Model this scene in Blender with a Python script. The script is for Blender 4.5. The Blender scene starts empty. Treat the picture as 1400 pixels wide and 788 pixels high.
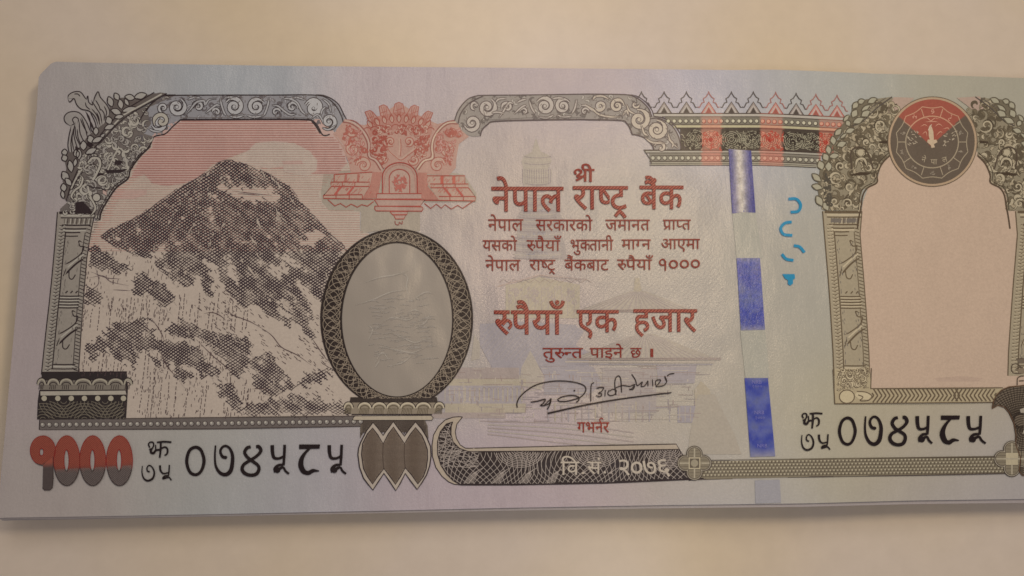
import bpy, bmesh, math, random
import numpy as np
from mathutils import Vector, Matrix
from mathutils.geometry import tessellate_polygon
random.seed(7); RNG = np.random.default_rng(7)
C = bpy.context.scene.collection
SC = bpy.context.scene
SC.unit_settings.scale_length = 0.01            # one unit is one centimetre

# ------------------------------------------------------------------ camera
F = 1100.0; CX, CY = 700.0, 394.0
def _n(v): v = np.array(v, float); return v/np.linalg.norm(v)
r1 = _n((16700, -48, F)); r2 = _n((-94, -7594, F)); r2 = _n(r2-r1*(r1@r2)); r3 = np.cross(r1, r2)
R = np.stack([r1, r2, r3], 1)                    # note axes in camera axes (x right, y down, z ahead)
P0 = np.array([(30-CX)/F, (690-CY)/F, 1.0])*12.25   # where the note's origin sits
CAM = -R.T@P0                                    # camera in note (world) coordinates
def ray(px, py):
    d = np.stack([(px-CX)/F, (py-CY)/F, np.ones_like(px)], -1)
    return d@R
cam = bpy.data.cameras.new('camera'); co = bpy.data.objects.new('camera', cam); C.objects.link(co)
cam.sensor_width = 36; cam.lens = 36*F/1400; cam.clip_start = .1; cam.clip_end = 500
M = np.eye(4); M[:3, 0] = R.T[:, 0]; M[:3, 1] = -R.T[:, 1]; M[:3, 2] = -R.T[:, 2]; M[:3, 3] = CAM
co.matrix_world = Matrix(M.tolist()); SC.camera = co
cam.dof.use_dof = True; cam.dof.focus_distance = 12.3; cam.dof.aperture_fstop = 1.6

# ------------------------------------------------------------------ light
w = bpy.data.worlds.new('World'); SC.world = w; w.use_nodes = True
w.node_tree.nodes['Background'].inputs[0].default_value = (1.0, .76, .58, 1)
w.node_tree.nodes['Background'].inputs[1].default_value = .15
def area(name, loc, target, sx, sy, power, col):
    l = bpy.data.lights.new(name, 'AREA'); l.shape = 'RECTANGLE'; l.size = sx; l.size_y = sy; l.energy = power; l.color = col
    o = bpy.data.objects.new(name, l); C.objects.link(o); o.location = loc
    o.rotation_euler = (Vector(target)-Vector(loc)).to_track_quat('-Z', 'Y').to_euler(); return o
area('lamp_light', (12.1, 7.6, 17.0), (9.8, 4.0, 0), 2.2, 4.2, 760, (1.0, .75, .49))
area('room_light', (7.5, 21.0, 27.0), (8, 4, 0), 14, 10, 1120, (1.0, .84, .71))
area('table_sheen_light', (14.6, -8.2, 28.0), (9.3, -1.5, 0), 7, 4, 440, (1.0, .93, .90))  # added light, placed so its reflection brightens the tabletop below the notes
SC.cycles.pixel_filter_type = 'BLACKMAN_HARRIS'; SC.cycles.filter_width = 1.55
SC.view_settings.view_transform = 'Standard'; SC.view_settings.look = 'None'
SC.view_settings.exposure = 0.21; SC.view_settings.gamma = 1.0

# ------------------------------------------------------------------ helpers
def lin(c):
    c = np.asarray(c, float)/255.; return np.where(c <= .04045, c/12.92, ((c+.055)/1.055)**2.4)
WHITE = np.array([.60, .50, .42])
def A(r, g, b): return tuple(np.clip(lin((r, g, b))/WHITE, .012, .95))
def pts(s): a = np.array([float(v) for v in s.replace(',', ' ').split()]); return a.reshape(-1, 2)
class Crop:                                     # coordinates read off an enlarged piece of the note
    def __init__(s, x, y, k): s.o = np.array([x, y], float); s.k = k
    def __call__(s, a):
        if isinstance(a, str): a = pts(a)
        return np.asarray(a, float)/s.k+s.o
T1 = Crop(0, 80, 5.833); T2 = Crop(200, 80, 5.833); T3 = Crop(420, 120, 5.833); T4 = Crop(600, 110, 5.833)
T5 = Crop(800, 100, 5.833); T6 = Crop(960, 100, 5.833); T8 = Crop(0, 200, 5.833)
U1 = Crop(660, 220, 4.663); U2 = Crop(660, 400, 4.663); U3 = Crop(600, 540, 3.889); U4 = Crop(900, 560, 2.8)
U5 = Crop(20, 560, 4.663); U7 = Crop(420, 290, 2.917); U8 = Crop(0, 460, 5.629); U9 = Crop(430, 520, 4.633)
M1 = Crop(100, 190, 3.684); M2 = Crop(100, 380, 3.684); R1 = Crop(960, 180, 3.283); R2 = Crop(960, 400, 3.283)
R3 = Crop(1100, 200, 3.94); R4 = Crop(1100, 400, 3.283); R8 = Crop(1200, 120, 5.63); S3 = Crop(700, 500, 5.833)
P6 = Crop(60, 290, 3.426); Q5 = Crop(420, 220, 5.833); Q3 = Crop(1110, 120, 3.94); N1 = Crop(180, 580, 4.516)
N2 = Crop(1080, 555, 4.828); V1 = Crop(590, 170, 3.256); V2 = Crop(590, 380, 3.256); H7 = Crop(560, 560, 6.569)
B4 = Crop(1320, 480, 4.378)
ID = Crop(0, 0, 1)

def smooth(p, n=6, closed=False):
    p = np.asarray(p, float)
    if len(p) < 3: return resample(p, 4)
    if closed: q = np.vstack([p[-1], p, p[0], p[1]])
    else: q = np.vstack([2*p[0]-p[1], p, 2*p[-1]-p[-2]])
    t = np.linspace(0, 1, n, endpoint=False)[:, None]; out = []
    for i in range(1, len(q)-2):
        a, b, c, d = q[i-1], q[i], q[i+1], q[i+2]
        out.append(.5*((2*b)+(c-a)*t+(2*a-5*b+4*c-d)*t*t+(3*b-a-3*c+d)*t**3))
    if not closed: out.append(q[-2][None])
    return np.vstack(out)
def resample(p, step):
    p = np.asarray(p, float); d = np.r_[0, np.cumsum(np.hypot(*np.diff(p, axis=0).T))]
    n = max(2, int(d[-1]/step)+1); t = np.linspace(0, d[-1], n)
    return np.stack([np.interp(t, d, p[:, 0]), np.interp(t, d, p[:, 1])], -1)
def close(p): return np.vstack([p, p[:1]])
def circ(cx, cy, rx, ry=None, n=28, a0=0, a1=360):
    ry = rx if ry is None else ry; t = np.radians(np.linspace(a0, a1, n)); return np.stack([cx+rx*np.cos(t), cy+ry*np.sin(t)], -1)
def inside(p, poly):
    p = np.atleast_2d(p); r = np.zeros(len(p), bool); q = np.roll(poly, -1, 0)
    for (x1, y1), (x2, y2) in zip(poly, q):
        if y1 == y2: continue
        r ^= ((y1 > p[:, 1]) != (y2 > p[:, 1])) & (p[:, 0] < (x2-x1)*(p[:, 1]-y1)/(y2-y1)+x1)
    return r
def runs(p, mask):
    out = []; i = 0; n = len(p)
    while i < n:
        if mask[i]:
            j = i
            while j+1 < n and mask[j+1]: j += 1
            if j > i: out.append(slice(i, j+1))
            i = j+1
        else: i += 1
    return out

# the note is not quite flat: a soft ridge runs across it right of the middle, the left end lifts a little
def height(x, y): return .14*np.exp(-((x-11.6)/2.3)**2)+.05*np.exp(-((x+.3)/1.6)**2)+.012*np.sin(x*1.1+y*.5)
def onnote(p, off):
    p = np.atleast_2d(np.asarray(p, float)); d = ray(p[:, 0], p[:, 1]); h = np.zeros(len(p))
    for _ in range(6):
        t = (h+off-CAM[2])/d[:, 2]; q = CAM+d*t[:, None]; h = height(q[:, 0], q[:, 1])
    return q

# ------------------------------------------------------------------ materials
def nodes(name):
    m = bpy.data.materials.new(name); m.use_nodes = True; t = m.node_tree; return m, t, t.nodes['Principled BSDF']
def link(t, a, b): t.links.new(a, b)
def noise(t, scale, detail=3, rough=.5, stretch=None):
    g = t.nodes.new('ShaderNodeNewGeometry'); n = t.nodes.new('ShaderNodeTexNoise')
    n.inputs['Scale'].default_value = scale; n.inputs['Detail'].default_value = detail; n.inputs['Roughness'].default_value = rough
    if stretch:
        m = t.nodes.new('ShaderNodeMapping'); m.inputs['Scale'].default_value = stretch; m.inputs['Rotation'].default_value = (0, 0, .6)
        link(t, g.outputs['Position'], m.inputs[0]); link(t, m.outputs[0], n.inputs[0])
    else: link(t, g.outputs['Position'], n.inputs[0])
    return n.outputs[0]
def maprange(t, s, a, b, c, d):
    r = t.nodes.new('ShaderNodeMapRange'); r.inputs[1].default_value = a; r.inputs[2].default_value = b
    r.inputs[3].default_value = c; r.inputs[4].default_value = d; link(t, s, r.inputs[0]); return r.outputs[0]
def fibre_bump(t, b, strength, dist=.004):
    a = noise(t, 34, 4, .65); c = noise(t, 11, 2, .5, (1, .25, 1))
    m = t.nodes.new('ShaderNodeMath'); m.operation = 'ADD'; link(t, a, m.inputs[0]); link(t, c, m.inputs[1])
    u = t.nodes.new('ShaderNodeBump'); u.inputs['Strength'].default_value = strength; u.inputs['Distance'].default_value = dist
    link(t, m.outputs[0], u.inputs['Height'])
    v = t.nodes.new('ShaderNodeBump'); v.inputs['Strength'].default_value = 1; v.inputs['Distance'].default_value = .11    # the sheet's slow waviness
    link(t, noise(t, .95, 2, .45, (1, .7, 0)), v.inputs['Height']); link(t, v.outputs[0], u.inputs['Normal']); link(t, u.outputs[0], b.inputs['Normal'])
def tint_material(name, rough=.5, spec=.45, bump=.5, mottled=.10, dist=.004):
    m, t, b = nodes(name); at = t.nodes.new('ShaderNodeAttribute'); at.attribute_name = 'tint'
    k = maprange(t, noise(t, 26, 4, .7), .3, .7, 1-mottled, 1+mottled)
    mul = t.nodes.new('ShaderNodeVectorMath'); mul.operation = 'SCALE'; link(t, at.outputs['Color'], mul.inputs[0]); link(t, k, mul.inputs['Scale'])
    link(t, mul.outputs[0], b.inputs['Base Color']); b.inputs['Roughness'].default_value = rough
    b.inputs['Specular IOR Level'].default_value = spec; fibre_bump(t, b, bump, dist); return m
MAT_PAPER = tint_material('banknote_paper', .235, .62, .85, .04, .0075)
MAT_INK = tint_material('printing_ink', .32, .38, .7, .08, .006)
MAT_SHINY = tint_material('metallic_thread_foil', .30, .8, .8, .25, .008)
def striped(name, dark, light):                # engraved letters: fine slanting lines inside a dark edge
    m, t, b = nodes(name); g = t.nodes.new('ShaderNodeNewGeometry')
    mp = t.nodes.new('ShaderNodeMapping'); mp.inputs['Rotation'].default_value = (0, 0, .85); link(t, g.outputs['Position'], mp.inputs[0])
    wv = t.nodes.new('ShaderNodeTexWave'); wv.inputs['Scale'].default_value = 8.6; wv.inputs['Distortion'].default_value = .6; link(t, mp.outputs[0], wv.inputs[0])
    cr = t.nodes.new('ShaderNodeValToRGB'); cr.color_ramp.elements[0].color = (*dark, 1); cr.color_ramp.elements[1].color = (*light, 1)
    cr.color_ramp.elements[0].position = .35; cr.color_ramp.elements[1].position = .7
    link(t, wv.outputs[0], cr.inputs[0]); link(t, cr.outputs[0], b.inputs['Base Color']); b.inputs['Roughness'].default_value = .45; fibre_bump(t, b, .4); return m

# ------------------------------------------------------------------ ink on the note
LAYER = .0027
class Ink:
    def __init__(s, name, layer, color=A(62, 50, 52), mat=None):
        s.name = name; s.layer = layer; s.c = color; s.mat = mat or MAT_INK; s.V = []; s.Fq = []; s.Ft = []; s.K = []; s.n = 0; s.k = 0; s.N = []; s.up = 0; s.auto = 5e-5
    def _col(s, p, c):
        c = s.c if c is None else c
        if callable(c): s.K.append(np.array([c(x, y) for x, y in p]).reshape(-1, 3))
        else: s.K.append(np.tile(np.array(c, float), (len(p), 1)))
    def _off(s, lift=0): s.k += 1; s.N.append(s.k); return s.layer*LAYER+.004+lift
    def stroke(s, p, w=1.1, c=None, taper=0, clip=None, smoothn=0, sub=0, lift=0):
        p = np.asarray(p, float)
        if smoothn: p = smooth(p, smoothn)
        if sub: p = resample(p, sub)
        if clip is not None:
            for r in runs(p, clip(p)): s.stroke(p[r], w if np.isscalar(w) else w[r], c, taper, lift=lift)
            return s
        if len(p) < 2: return s
        d = np.gradient(p, axis=0); L = np.hypot(d[:, 0], d[:, 1]); L[L == 0] = 1; nrm = np.stack([-d[:, 1], d[:, 0]], -1)/L[:, None]
        ww = np.full(len(p), w, float) if np.isscalar(w) else np.asarray(w, float)
        if taper:
            t = np.linspace(0, 1, len(p)); ww = ww*np.clip(np.minimum(t, 1-t)/max(taper, 1e-6), .18, 1)
        a = p+nrm*ww[:, None]/2; b = p-nrm*ww[:, None]/2; q = np.empty((2*len(p), 2)); q[0::2] = a; q[1::2] = b
        s.V.append(onnote(q, s._off(lift+s.up))); s._col(q, c)
        i = np.arange(len(p)-1)*2+s.n; s.Fq.append(np.stack([i, i+2, i+3, i+1], -1)); s.n += len(q); return s
    def tris(s, T, c=None):                     # T: (n,3,2)
        T = np.asarray(T, float)
        if not len(T): return s
        q = T.reshape(-1, 2); s.V.append(onnote(q, s._off(s.up))); s._col(q, c)
        s.Ft.append(np.arange(len(q)).reshape(-1, 3)+s.n); s.n += len(q); return s
    def fill(s, poly, c=None, holes=(), step=11):
        s.up = min(s.up+s.auto, LAYER*.9)
        poly = [np.asarray(poly, float)]+[np.asarray(h, float) for h in holes]
        allp = np.vstack(poly); t = tessellate_polygon([[Vector((x, y, 0)) for x, y in q] for q in poly])
        T = [allp[list(f)] for f in t]; out = []
        while T:
            f = T.pop(); e = [np.hypot(*(f[i]-f[(i+1) % 3])) for i in range(3)]; k = int(np.argmax(e))
            if e[k] > step:
                a, b, cc = f[k], f[(k+1) % 3], f[(k+2) % 3]; m = (a+b)/2; T += [np.array([a, m, cc]), np.array([m, b, cc])]
            else: out.append(f)
        return s.tris(np.array(out), c)
    def dot(s, x, y, r, c=None, n=10, ry=None):
        q = circ(x, y, r, ry, n+1)[:-1]; T = [[(x, y), q[i], q[(i+1) % n]] for i in range(n)]; return s.tris(T, c)
    def quads(s, Q, c=None):                    # Q: (n,4,2)
        q = np.asarray(Q, float).reshape(-1, 2); s.V.append(onnote(q, s._off(s.up))); s._col(q, c)
        s.Fq.append(np.arange(len(q)).reshape(-1, 4)+s.n); s.n += len(q); return s
    def build(s, parent):
        inc = min(4e-5, LAYER*.8/max(s.k, 1)); V = np.vstack([v+np.array([0, 0, inc*k]) for v, k in zip(s.V, s.N)]); K = np.vstack(s.K); fq = np.vstack(s.Fq) if s.Fq else np.zeros((0, 4), int); ft = np.vstack(s.Ft) if s.Ft else np.zeros((0, 3), int)
        def up(f):                              # turn every face towards the viewer
            if not len(f): return f
            n = np.cross(V[f[:, 1]]-V[f[:, 0]], V[f[:, 2]]-V[f[:, 0]])[:, 2]
            n2 = np.cross(V[f[:, 2]]-V[f[:, 0]], V[f[:, -1]]-V[f[:, 0]])[:, 2] if f.shape[1] == 4 else 0
            k = (n+n2) < 0; f[k] = f[k][:, ::-1]; return f
        fq = up(fq.copy()); ft = up(ft.copy())
        me = bpy.data.meshes.new(s.name); nl = len(fq)*4+len(ft)*3; npoly = len(fq)+len(ft)
        me.vertices.add(len(V)); me.vertices.foreach_set('co', V.astype(np.float32).ravel())
        me.loops.add(nl); me.loops.foreach_set('vertex_index', np.r_[fq.ravel(), ft.ravel()].astype(np.int32))
        me.polygons.add(npoly); me.polygons.foreach_set('loop_start', np.r_[np.arange(len(fq))*4, len(fq)*4+np.arange(len(ft))*3].astype(np.int32))
        at = me.color_attributes.new('tint', 'FLOAT_COLOR', 'POINT'); at.data.foreach_set('color', np.c_[K, np.ones(len(K))].astype(np.float32).ravel())
        me.update(calc_edges=True); me.materials.append(s.mat)
        o = bpy.data.objects.new(s.name, me); C.objects.link(o); o.parent = parent; return o

# ------------------------------------------------------------------ lettering
_G = {}
def glyph(ch, bold=0.0):
    if (ch, bold) in _G: return _G[ch, bold]
    c = bpy.data.curves.new('t', 'FONT'); c.body = ch; c.resolution_u = 4; c.offset = bold
    o = bpy.data.objects.new('t', c); C.objects.link(o); dg = bpy.context.evaluated_depsgraph_get()
    e = o.evaluated_get(dg); me = e.to_mesh(); me.calc_loop_triangles()
    v = np.array([[q.co.x, q.co.y] for q in me.vertices]); T = np.array([v[list(l.vertices)] for l in me.loop_triangles]) if len(v) else np.zeros((0, 3, 2))
    e.to_mesh_clear(); bpy.data.objects.remove(o); bpy.data.curves.remove(c); _G[ch, bold] = T; return T
ADV = {}
def adv(ch):
    if ch in 'ािीो': return .273
    if ch in 'ेैुंँ': return 0
    if ch in '०१२३४५६७८९': return .56
    if ch == '.': return .28
    if ch not in ADV: ADV[ch] = float(glyph(ch).reshape(-1, 2)[:, 0].max())
    return ADV[ch]
def cutx(T, x):
    out = []
    for t in T:
        q = []
        for i in range(3):
            a, b = t[i], t[(i+1) % 3]
            if a[0] <= x: q.append(a)
            if (a[0] <= x) != (b[0] <= x): u = (x-a[0])/(b[0]-a[0]); q.append(a+(b-a)*u)
        for i in range(1, len(q)-1): out.append([q[0], q[i], q[i+1]])
    return np.array(out).reshape(-1, 3, 2)
STEM = .19
def pen(p, w, n=5):                              # em-space stroke as triangles
    p = smooth(np.array(p, float), n); d = np.gradient(p, axis=0); L = np.hypot(*d.T)[:, None]; nn = np.stack([-d[:, 1], d[:, 0]], -1)/L
    a = p+nn*w/2; b = p-nn*w/2; T = []
    for i in range(len(p)-1): T += [[a[i], a[i+1], b[i+1]], [a[i], b[i+1], b[i]]]
    return np.array(T)
def layout(s, bold=0.0):
    x = 0; out = []; W = .075+2*bold; i = 0
    while i < len(s):
        ch = s[i]; nx = s[i+1] if i+1 < len(s) else ''
        def put(T, dx=0, dy=0): out.append(T+np.array([x+dx, dy]))
        if ch == 'Z': put(pen([(-.36, -.20), (-.24, -.06), (-.2, -.03)], W)); put(pen([(-.24, -.05), (-.14, -.14), (-.06, -.24)], W))
        elif ch == 'Y': put(pen([(-.5, .02), (-.36, .10), (-.2, .24)], W*.9))
        elif ch == 'X': put(pen([(-.19, .25), (-.08, .36), (.02, .33), (.05, .23), (-.02, .14)], W*.8)); x += .06
        elif ch == 'W': put(pen([(-.20, .62), (-.25, .80), (-.12, .88), (-.02, .80)], W*.8))
        elif ch == 'V':                          # shra
            put(pen([(.05, .36), (.02, .50), (.12, .60), (.24, .55), (.25, .44), (.12, .30), (.14, .24), (.30, .26)], W)); put(pen([(.06, .06), (.22, .16), (.42, .34)], W))
            put(pen([(.42, .62), (.42, .3), (.42, 0)], W)); put(pen([(.34, .60), (.5, .60), (.58, .60)], W*.9)); x += .5
        elif ch == 'Q':
            put(pen([(.36, .44), (.30, .56), (.18, .58), (.08, .46), (.12, .30), (.26, .26), (.36, .36), (.37, .48)], W)); put(pen([(.36, .50), (.37, .2), (.36, -.06)], W)); x += .50
        elif ch == 'O':
            a = np.radians(np.linspace(0, 360, 17)); put(pen(np.c_[.28+.19*np.cos(a), .31+.20*np.sin(a)], W*1.15)); x += .56
        elif ch == ' ': x += .28
        elif ch == '.': put(pen([(.1, .0), (.1, .04), (.1, .09)], .1)); x += .28
        elif nx == '~':
            T = glyph(ch, bold); k = adv(ch)-STEM
            if ch == 'क': k = adv(ch)-.10
            if ch == 'ष': k -= .03
            put(cutx(T, k)); x += k; i += 1
        else: put(glyph(ch, bold)); x += adv(ch)
        i += 1
    return out, x
def word(ink, s, x0, x1, ytop, ybase, bold=0.0, slope=0.0, c=None, em=.622):
    parts, W = layout(s, bold); k = (x1-x0)/W; ky = (ybase-ytop)/em
    for T in parts:
        Q = np.empty_like(T); Q[..., 0] = x0+T[..., 0]*k; Q[..., 1] = ybase-T[..., 1]*ky+(T[..., 0]*k)*slope
        ink.tris(Q, c)

# ------------------------------------------------------------------ the table and the notes underneath
def interp(tab):
    t = pts(tab); return lambda v: np.interp(v, t[:, 0], t[:, 1])
LEFT = interp('80 54.5, 104 53, 155 50, 200 44, 300 34, 400 24, 500 15, 600 6, 700 -3, 720 -5')
TOP = interp('-10 112, 53 106, 56 101, 62 95, 70 87, 76 84.5, 110 85.5, 180 87, 400 90.5, 650 92.5, 900 95, 1000 96, 1060 95.5, 1120 97.5, 1200 101, 1300 103.5, 1400 107, 1560 112')
BOT = interp('-10 709, 10 708, 80 707, 140 706, 300 703, 500 699, 700 694.5, 900 691, 1100 688.5, 1250 684.5, 1400 682.5, 1560 680')
XR = 1562.0
def sheet_pixels(nu, nv):
    u, v = np.meshgrid(np.linspace(0, 1, nu), np.linspace(0, 1, nv)); y = 90+v*615; x = LEFT(y)*(1-u)+XR*u
    for _ in range(4): y = TOP(x)+v*(BOT(x)-TOP(x)); x = LEFT(y)*(1-u)+XR*u
    return np.stack([x, y], -1)
def sheet_mesh(name, P, nu, nv, thick, mat, K=None):
    n = nu*nv; ring = np.r_[np.arange(nu), np.arange(1, nv)*nu+nu-1, (nv-1)*nu+np.arange(nu-2, -1, -1), np.arange(nv-2, 0, -1)*nu]
    V = np.vstack([P, P-np.array([0, 0, thick])]); m = len(ring)
    i, j = np.meshgrid(np.arange(nu-1), np.arange(nv-1)); a = (j*nu+i).ravel(); top = np.stack([a, a+nu, a+nu+1, a+1], -1)
    k = np.arange(m); k2 = (k+1) % m; side = np.stack([ring[k], ring[k2], n+ring[k2], n+ring[k]], -1)
    me = bpy.data.meshes.new(name); me.from_pydata(V.tolist(), [], np.vstack([top, side, top[:, ::-1]+n]).tolist())
    if K is not None:
        K = np.vstack([K, K]); at = me.color_attributes.new('tint', 'FLOAT_COLOR', 'POINT'); at.data.foreach_set('color', np.c_[K, np.ones(len(K))].astype(np.float32).ravel())
    me.materials.append(mat); me.update(); return me
TABLE_Z = -.60
m, t, b = nodes('cream_tabletop_lacquer')
f = noise(t, .22, 2, .4); cr = t.nodes.new('ShaderNodeValToRGB'); link(t, f, cr.inputs[0])
cr.color_ramp.elements[0].position = .35; cr.color_ramp.elements[0].color = (*A(204, 179, 154), 1)
cr.color_ramp.elements[1].position = .65; cr.color_ramp.elements[1].color = (*A(208, 182, 168), 1)
k = maprange(t, noise(t, 3.0, 4, .6), .3, .7, .975, 1.025); mul = t.nodes.new('ShaderNodeVectorMath'); mul.operation = 'SCALE'
link(t, cr.outputs[0], mul.inputs[0]); link(t, k, mul.inputs['Scale']); link(t, mul.outputs[0], b.inputs['Base Color'])
b.inputs['Roughness'].default_value = .27; b.inputs['Specular IOR Level'].default_value = .5
me = bpy.data.meshes.new('tabletop'); me.from_pydata([(-45, -35, TABLE_Z), (65, -35, TABLE_Z), (65, 45, TABLE_Z), (-45, 45, TABLE_Z), (-45, -35, TABLE_Z-2.5), (65, -35, TABLE_Z-2.5), (65, 45, TABLE_Z-2.5), (-45, 45, TABLE_Z-2.5)], [],
    [(0, 1, 2, 3), (7, 6, 5, 4), (0, 4, 5, 1), (1, 5, 6, 2), (2, 6, 7, 3), (3, 7, 4, 0)])
me.materials.append(m); table = bpy.data.objects.new('tabletop', me); C.objects.link(table)
table['kind'] = 'structure'; table['label'] = 'smooth cream tabletop under the stack of banknotes'

NU, NV = 392, 156
SP = sheet_pixels(NU, NV); spf = SP.reshape(-1, 2)
ANCH = pts('20 150 100 100 320 105 560 110 800 115 985 122 1100 120 1350 120 100 695 300 690 420 690 600 682 800 680 1000 672 1300 668 650 260 700 400 860 300 1080 420 1080 590 940 600 560 460 250 600 30 450 1250 590 950 480')
ACOL = np.array([[158,148,150],[158,153,152],[154,157,164],[168,157,163],[168,155,160],[166,162,176],[160,160,156],[160,155,142],[160,150,148],[154,156,158],[160,155,162],[167,153,160],[168,153,159],[164,160,168],[160,154,158],
   [166,154,150],[166,151,152],[166,158,150],[160,156,148],[167,160,140],[168,158,142],[156,153,148],[158,153,148],[160,148,150],[168,157,134],[164,156,152]], float)
def paper_tint(p):
    d2 = ((p[:, None, :]-ANCH[None])**2).sum(-1); wt = np.exp(-d2/(2*75.**2))+1e-7/(1+d2/1e4); wt /= wt.sum(1, keepdims=True)
    return lin(wt@ACOL)/WHITE*1.06
K = np.vstack([paper_tint(s) for s in np.array_split(spf, 20)])
note = bpy.data.objects.new('banknote', None); C.objects.link(note)
note['label'] = 'top banknote of the stack, printed with a mountain, an empty oval and red lettering'; note['category'] = 'banknote'; note['group'] = 'banknotes lying in one stack'
paper = bpy.data.objects.new('paper', sheet_mesh('paper', onnote(spf, 0.0), NU, NV, .011, MAT_PAPER, K)); C.objects.link(paper); paper.parent = note

LOWER = ['banknote directly beneath the top one, its edge a thin pale strip along the bottom', 'banknote deep in the stack, pushed out farthest at the bottom left corner']
_top = TOP; TOP = interp('-10 104, 53 99, 58 91, 66 86, 72 84, 110 85, 180 86.6, 400 90.2, 650 92.2, 900 95, 1000 96, 1060 95.5, 1120 97.5, 1200 101, 1300 103.5, 1400 107, 1560 112')
spf2 = sheet_pixels(NU, NV).reshape(-1, 2); TOP = _top
base = onnote(spf2, 0.0).reshape(NV, NU, 3)[::5, ::6]; nv2, nu2 = base.shape[:2]; base = base.reshape(-1, 3)
base[:, 2] = height(base[:, 0], base[:, 1])
for k in range(18):
    z = -.013-.0315*(k+1); dx = [-.02, .03, -.015, .02, -.03, .01][k % 6]; dy = [-.030, -.048, -.034, -.058, -.040, -.052][k % 6]; an = [-.0022, .001, -.001, .0015, -.0018, .0006][k % 6]
    if k == 17: dx, dy, an = -.03, -.045, -.004
    q = base.copy(); x0 = q[:, 0]*math.cos(an)-q[:, 1]*math.sin(an)+dx; y0 = q[:, 0]*math.sin(an)+q[:, 1]*math.cos(an)+dy
    q[:, 0] = x0; q[:, 1] = y0; q[:, 2] = q[:, 2]*(1-k/18.)+z
    o = bpy.data.objects.new('banknote', sheet_mesh('banknote_sheet', q, nu2, nv2, .011, MAT_PAPER, np.tile(np.array(A(160, 150, 150)), (len(q), 1)))); C.objects.link(o)
    o['category'] = 'banknote'; o['group'] = 'banknotes lying in one stack'
    o['label'] = LOWER[0] if k == 0 else LOWER[1] if k == 17 else 'banknote inside the stack, hidden but for a sliver of its pale edge'

# ------------------------------------------------------------------ ink colours
DK = A(46, 36, 40); DKP = A(60, 44, 56); GR = A(112, 104, 104); LG = A(158, 154, 156); RED = A(120, 28, 24); RD2 = A(165, 92, 84); PK = A(180, 140, 130)
CRE = A(170, 160, 140); OLV = A(96, 86, 70); LOL = A(150, 142, 118)
part = {}
def build(ink, parent=note):
    o = ink.build(parent); return o
def group_part(name):
    o = bpy.data.objects.new(name, None); C.objects.link(o); o.parent = note; return o
def spiral(cx, cy, r, turns=1.6, a0=0, d=1, n=26, r1=.12):
    t = np.linspace(0, 1, n); a = math.radians(a0)+d*t*turns*2*math.pi; rr = r*(1-t*(1-r1)); return np.stack([cx+rr*np.cos(a), cy+rr*np.sin(a)], -1)
def leaf(cx, cy, L, W, ang, n=7):
    t = np.linspace(0, 1, n); a = math.radians(ang); u = np.r_[t, t[::-1][1:]]*L-L/2; v = np.r_[np.sin(t*math.pi)**.8, -(np.sin(t[::-1]*math.pi)**.8)[1:]]*W/2
    return np.stack([cx+u*math.cos(a)-v*math.sin(a), cy+u*math.sin(a)+v*math.cos(a)], -1)
def vine(line, p, w, light, dark, edge=1.7, n=5, taper=.22, clip=None):   # a rounded carved band: pale body between dark edges
    q = smooth(p, n) if n else np.asarray(p, float); t = np.linspace(0, 1, len(q)); pr = np.clip(np.minimum(t, 1-t)/taper, .25, 1) if taper else np.ones(len(q))
    line.stroke(q, w*pr+edge, dark, clip=clip); line.stroke(q, w*pr, light, clip=clip, lift=1.3e-4)
def carve(line, poly, n, seed, cols, r=(1.6, 5.5), w=(.9, 2.3)):   # tangle of carved curls filling an outline
    rg = np.random.default_rng(seed); lo, hi = poly.min(0), poly.max(0); c = 0; ins = lambda p: inside(p, poly)
    lum = lambda k: 9 if callable(k) else float(np.sum(k)); lt = [k for k in cols if callable(k) or lum(k) > .45]; dk = [k for k in cols if not callable(k) and lum(k) <= .45]
    if not lt: lt = cols
    if not dk: dk = cols[:1]
    while c < n:
        x, y = lo+rg.random(2)*(hi-lo)
        if not inside([[x, y]], poly)[0]: continue
        c += 1; q = spiral(x, y, rg.uniform(*r), turns=rg.uniform(.3, 1.0), a0=rg.uniform(0, 360), d=rg.choice([-1, 1]), n=12, r1=rg.uniform(.2, .9))
        vine(line, q, rg.uniform(*w), lt[rg.integers(len(lt))], dk[rg.integers(len(dk))], 1.3, 0, .35, ins)
def ticks(line, a, b, n, dx, dy, w=1.0, c=None):
    for t in (np.arange(n)+.5)/n: x, y = np.array(a)*(1-t)+np.array(b)*t; line.stroke([(x, y), (x+dx*.5, y+dy*.7), (x+dx, y+dy)], w, c, taper=.3)

# ------------------------------------------------------------------ faint print in the middle: a stupa and a temple
def faint(r, g, b): return A(*(np.array([r, g, b])*.55+np.array([164, 154, 150])*.45))
bg = Ink('temple_print', 1)
def poly(ink, cr, s, c, step=10): ink.fill(cr(s), c, step=step)
W1 = faint(170, 160, 148); W2 = faint(152, 145, 156); W3 = faint(174, 162, 138); W4 = faint(156, 140, 138); W5 = faint(146, 141, 156)
poly(bg, V1, '465 60 485 120 525 140 535 165 520 190 520 270 410 270 408 190 400 165 412 140 445 125', W1)
poly(bg, V1, '420 330 530 330 560 380 590 430 575 480 600 560 600 600 370 600 375 540 385 470 370 430 400 380', faint(158, 147, 146))
for yy, x0, x1 in ((385, 405, 545), (490, 385, 575), (575, 410, 545)): bg.stroke(V1([(x0, yy+18), ((x0+x1)/2, yy-6), (x1, yy+18)]), 4.5, W2, smoothn=6)
poly(bg, V1, '330 720 480 680 660 715 660 788 330 788', W3)
poly(bg, V2, '330 30 660 30 660 180 330 180', W3)
bg.stroke(V2('290 40 480 -12 690 8'), 1.6, faint(178, 150, 142)); bg.stroke(V1('295 720 480 678 690 690 690 670'), 1.2, W4)
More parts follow.
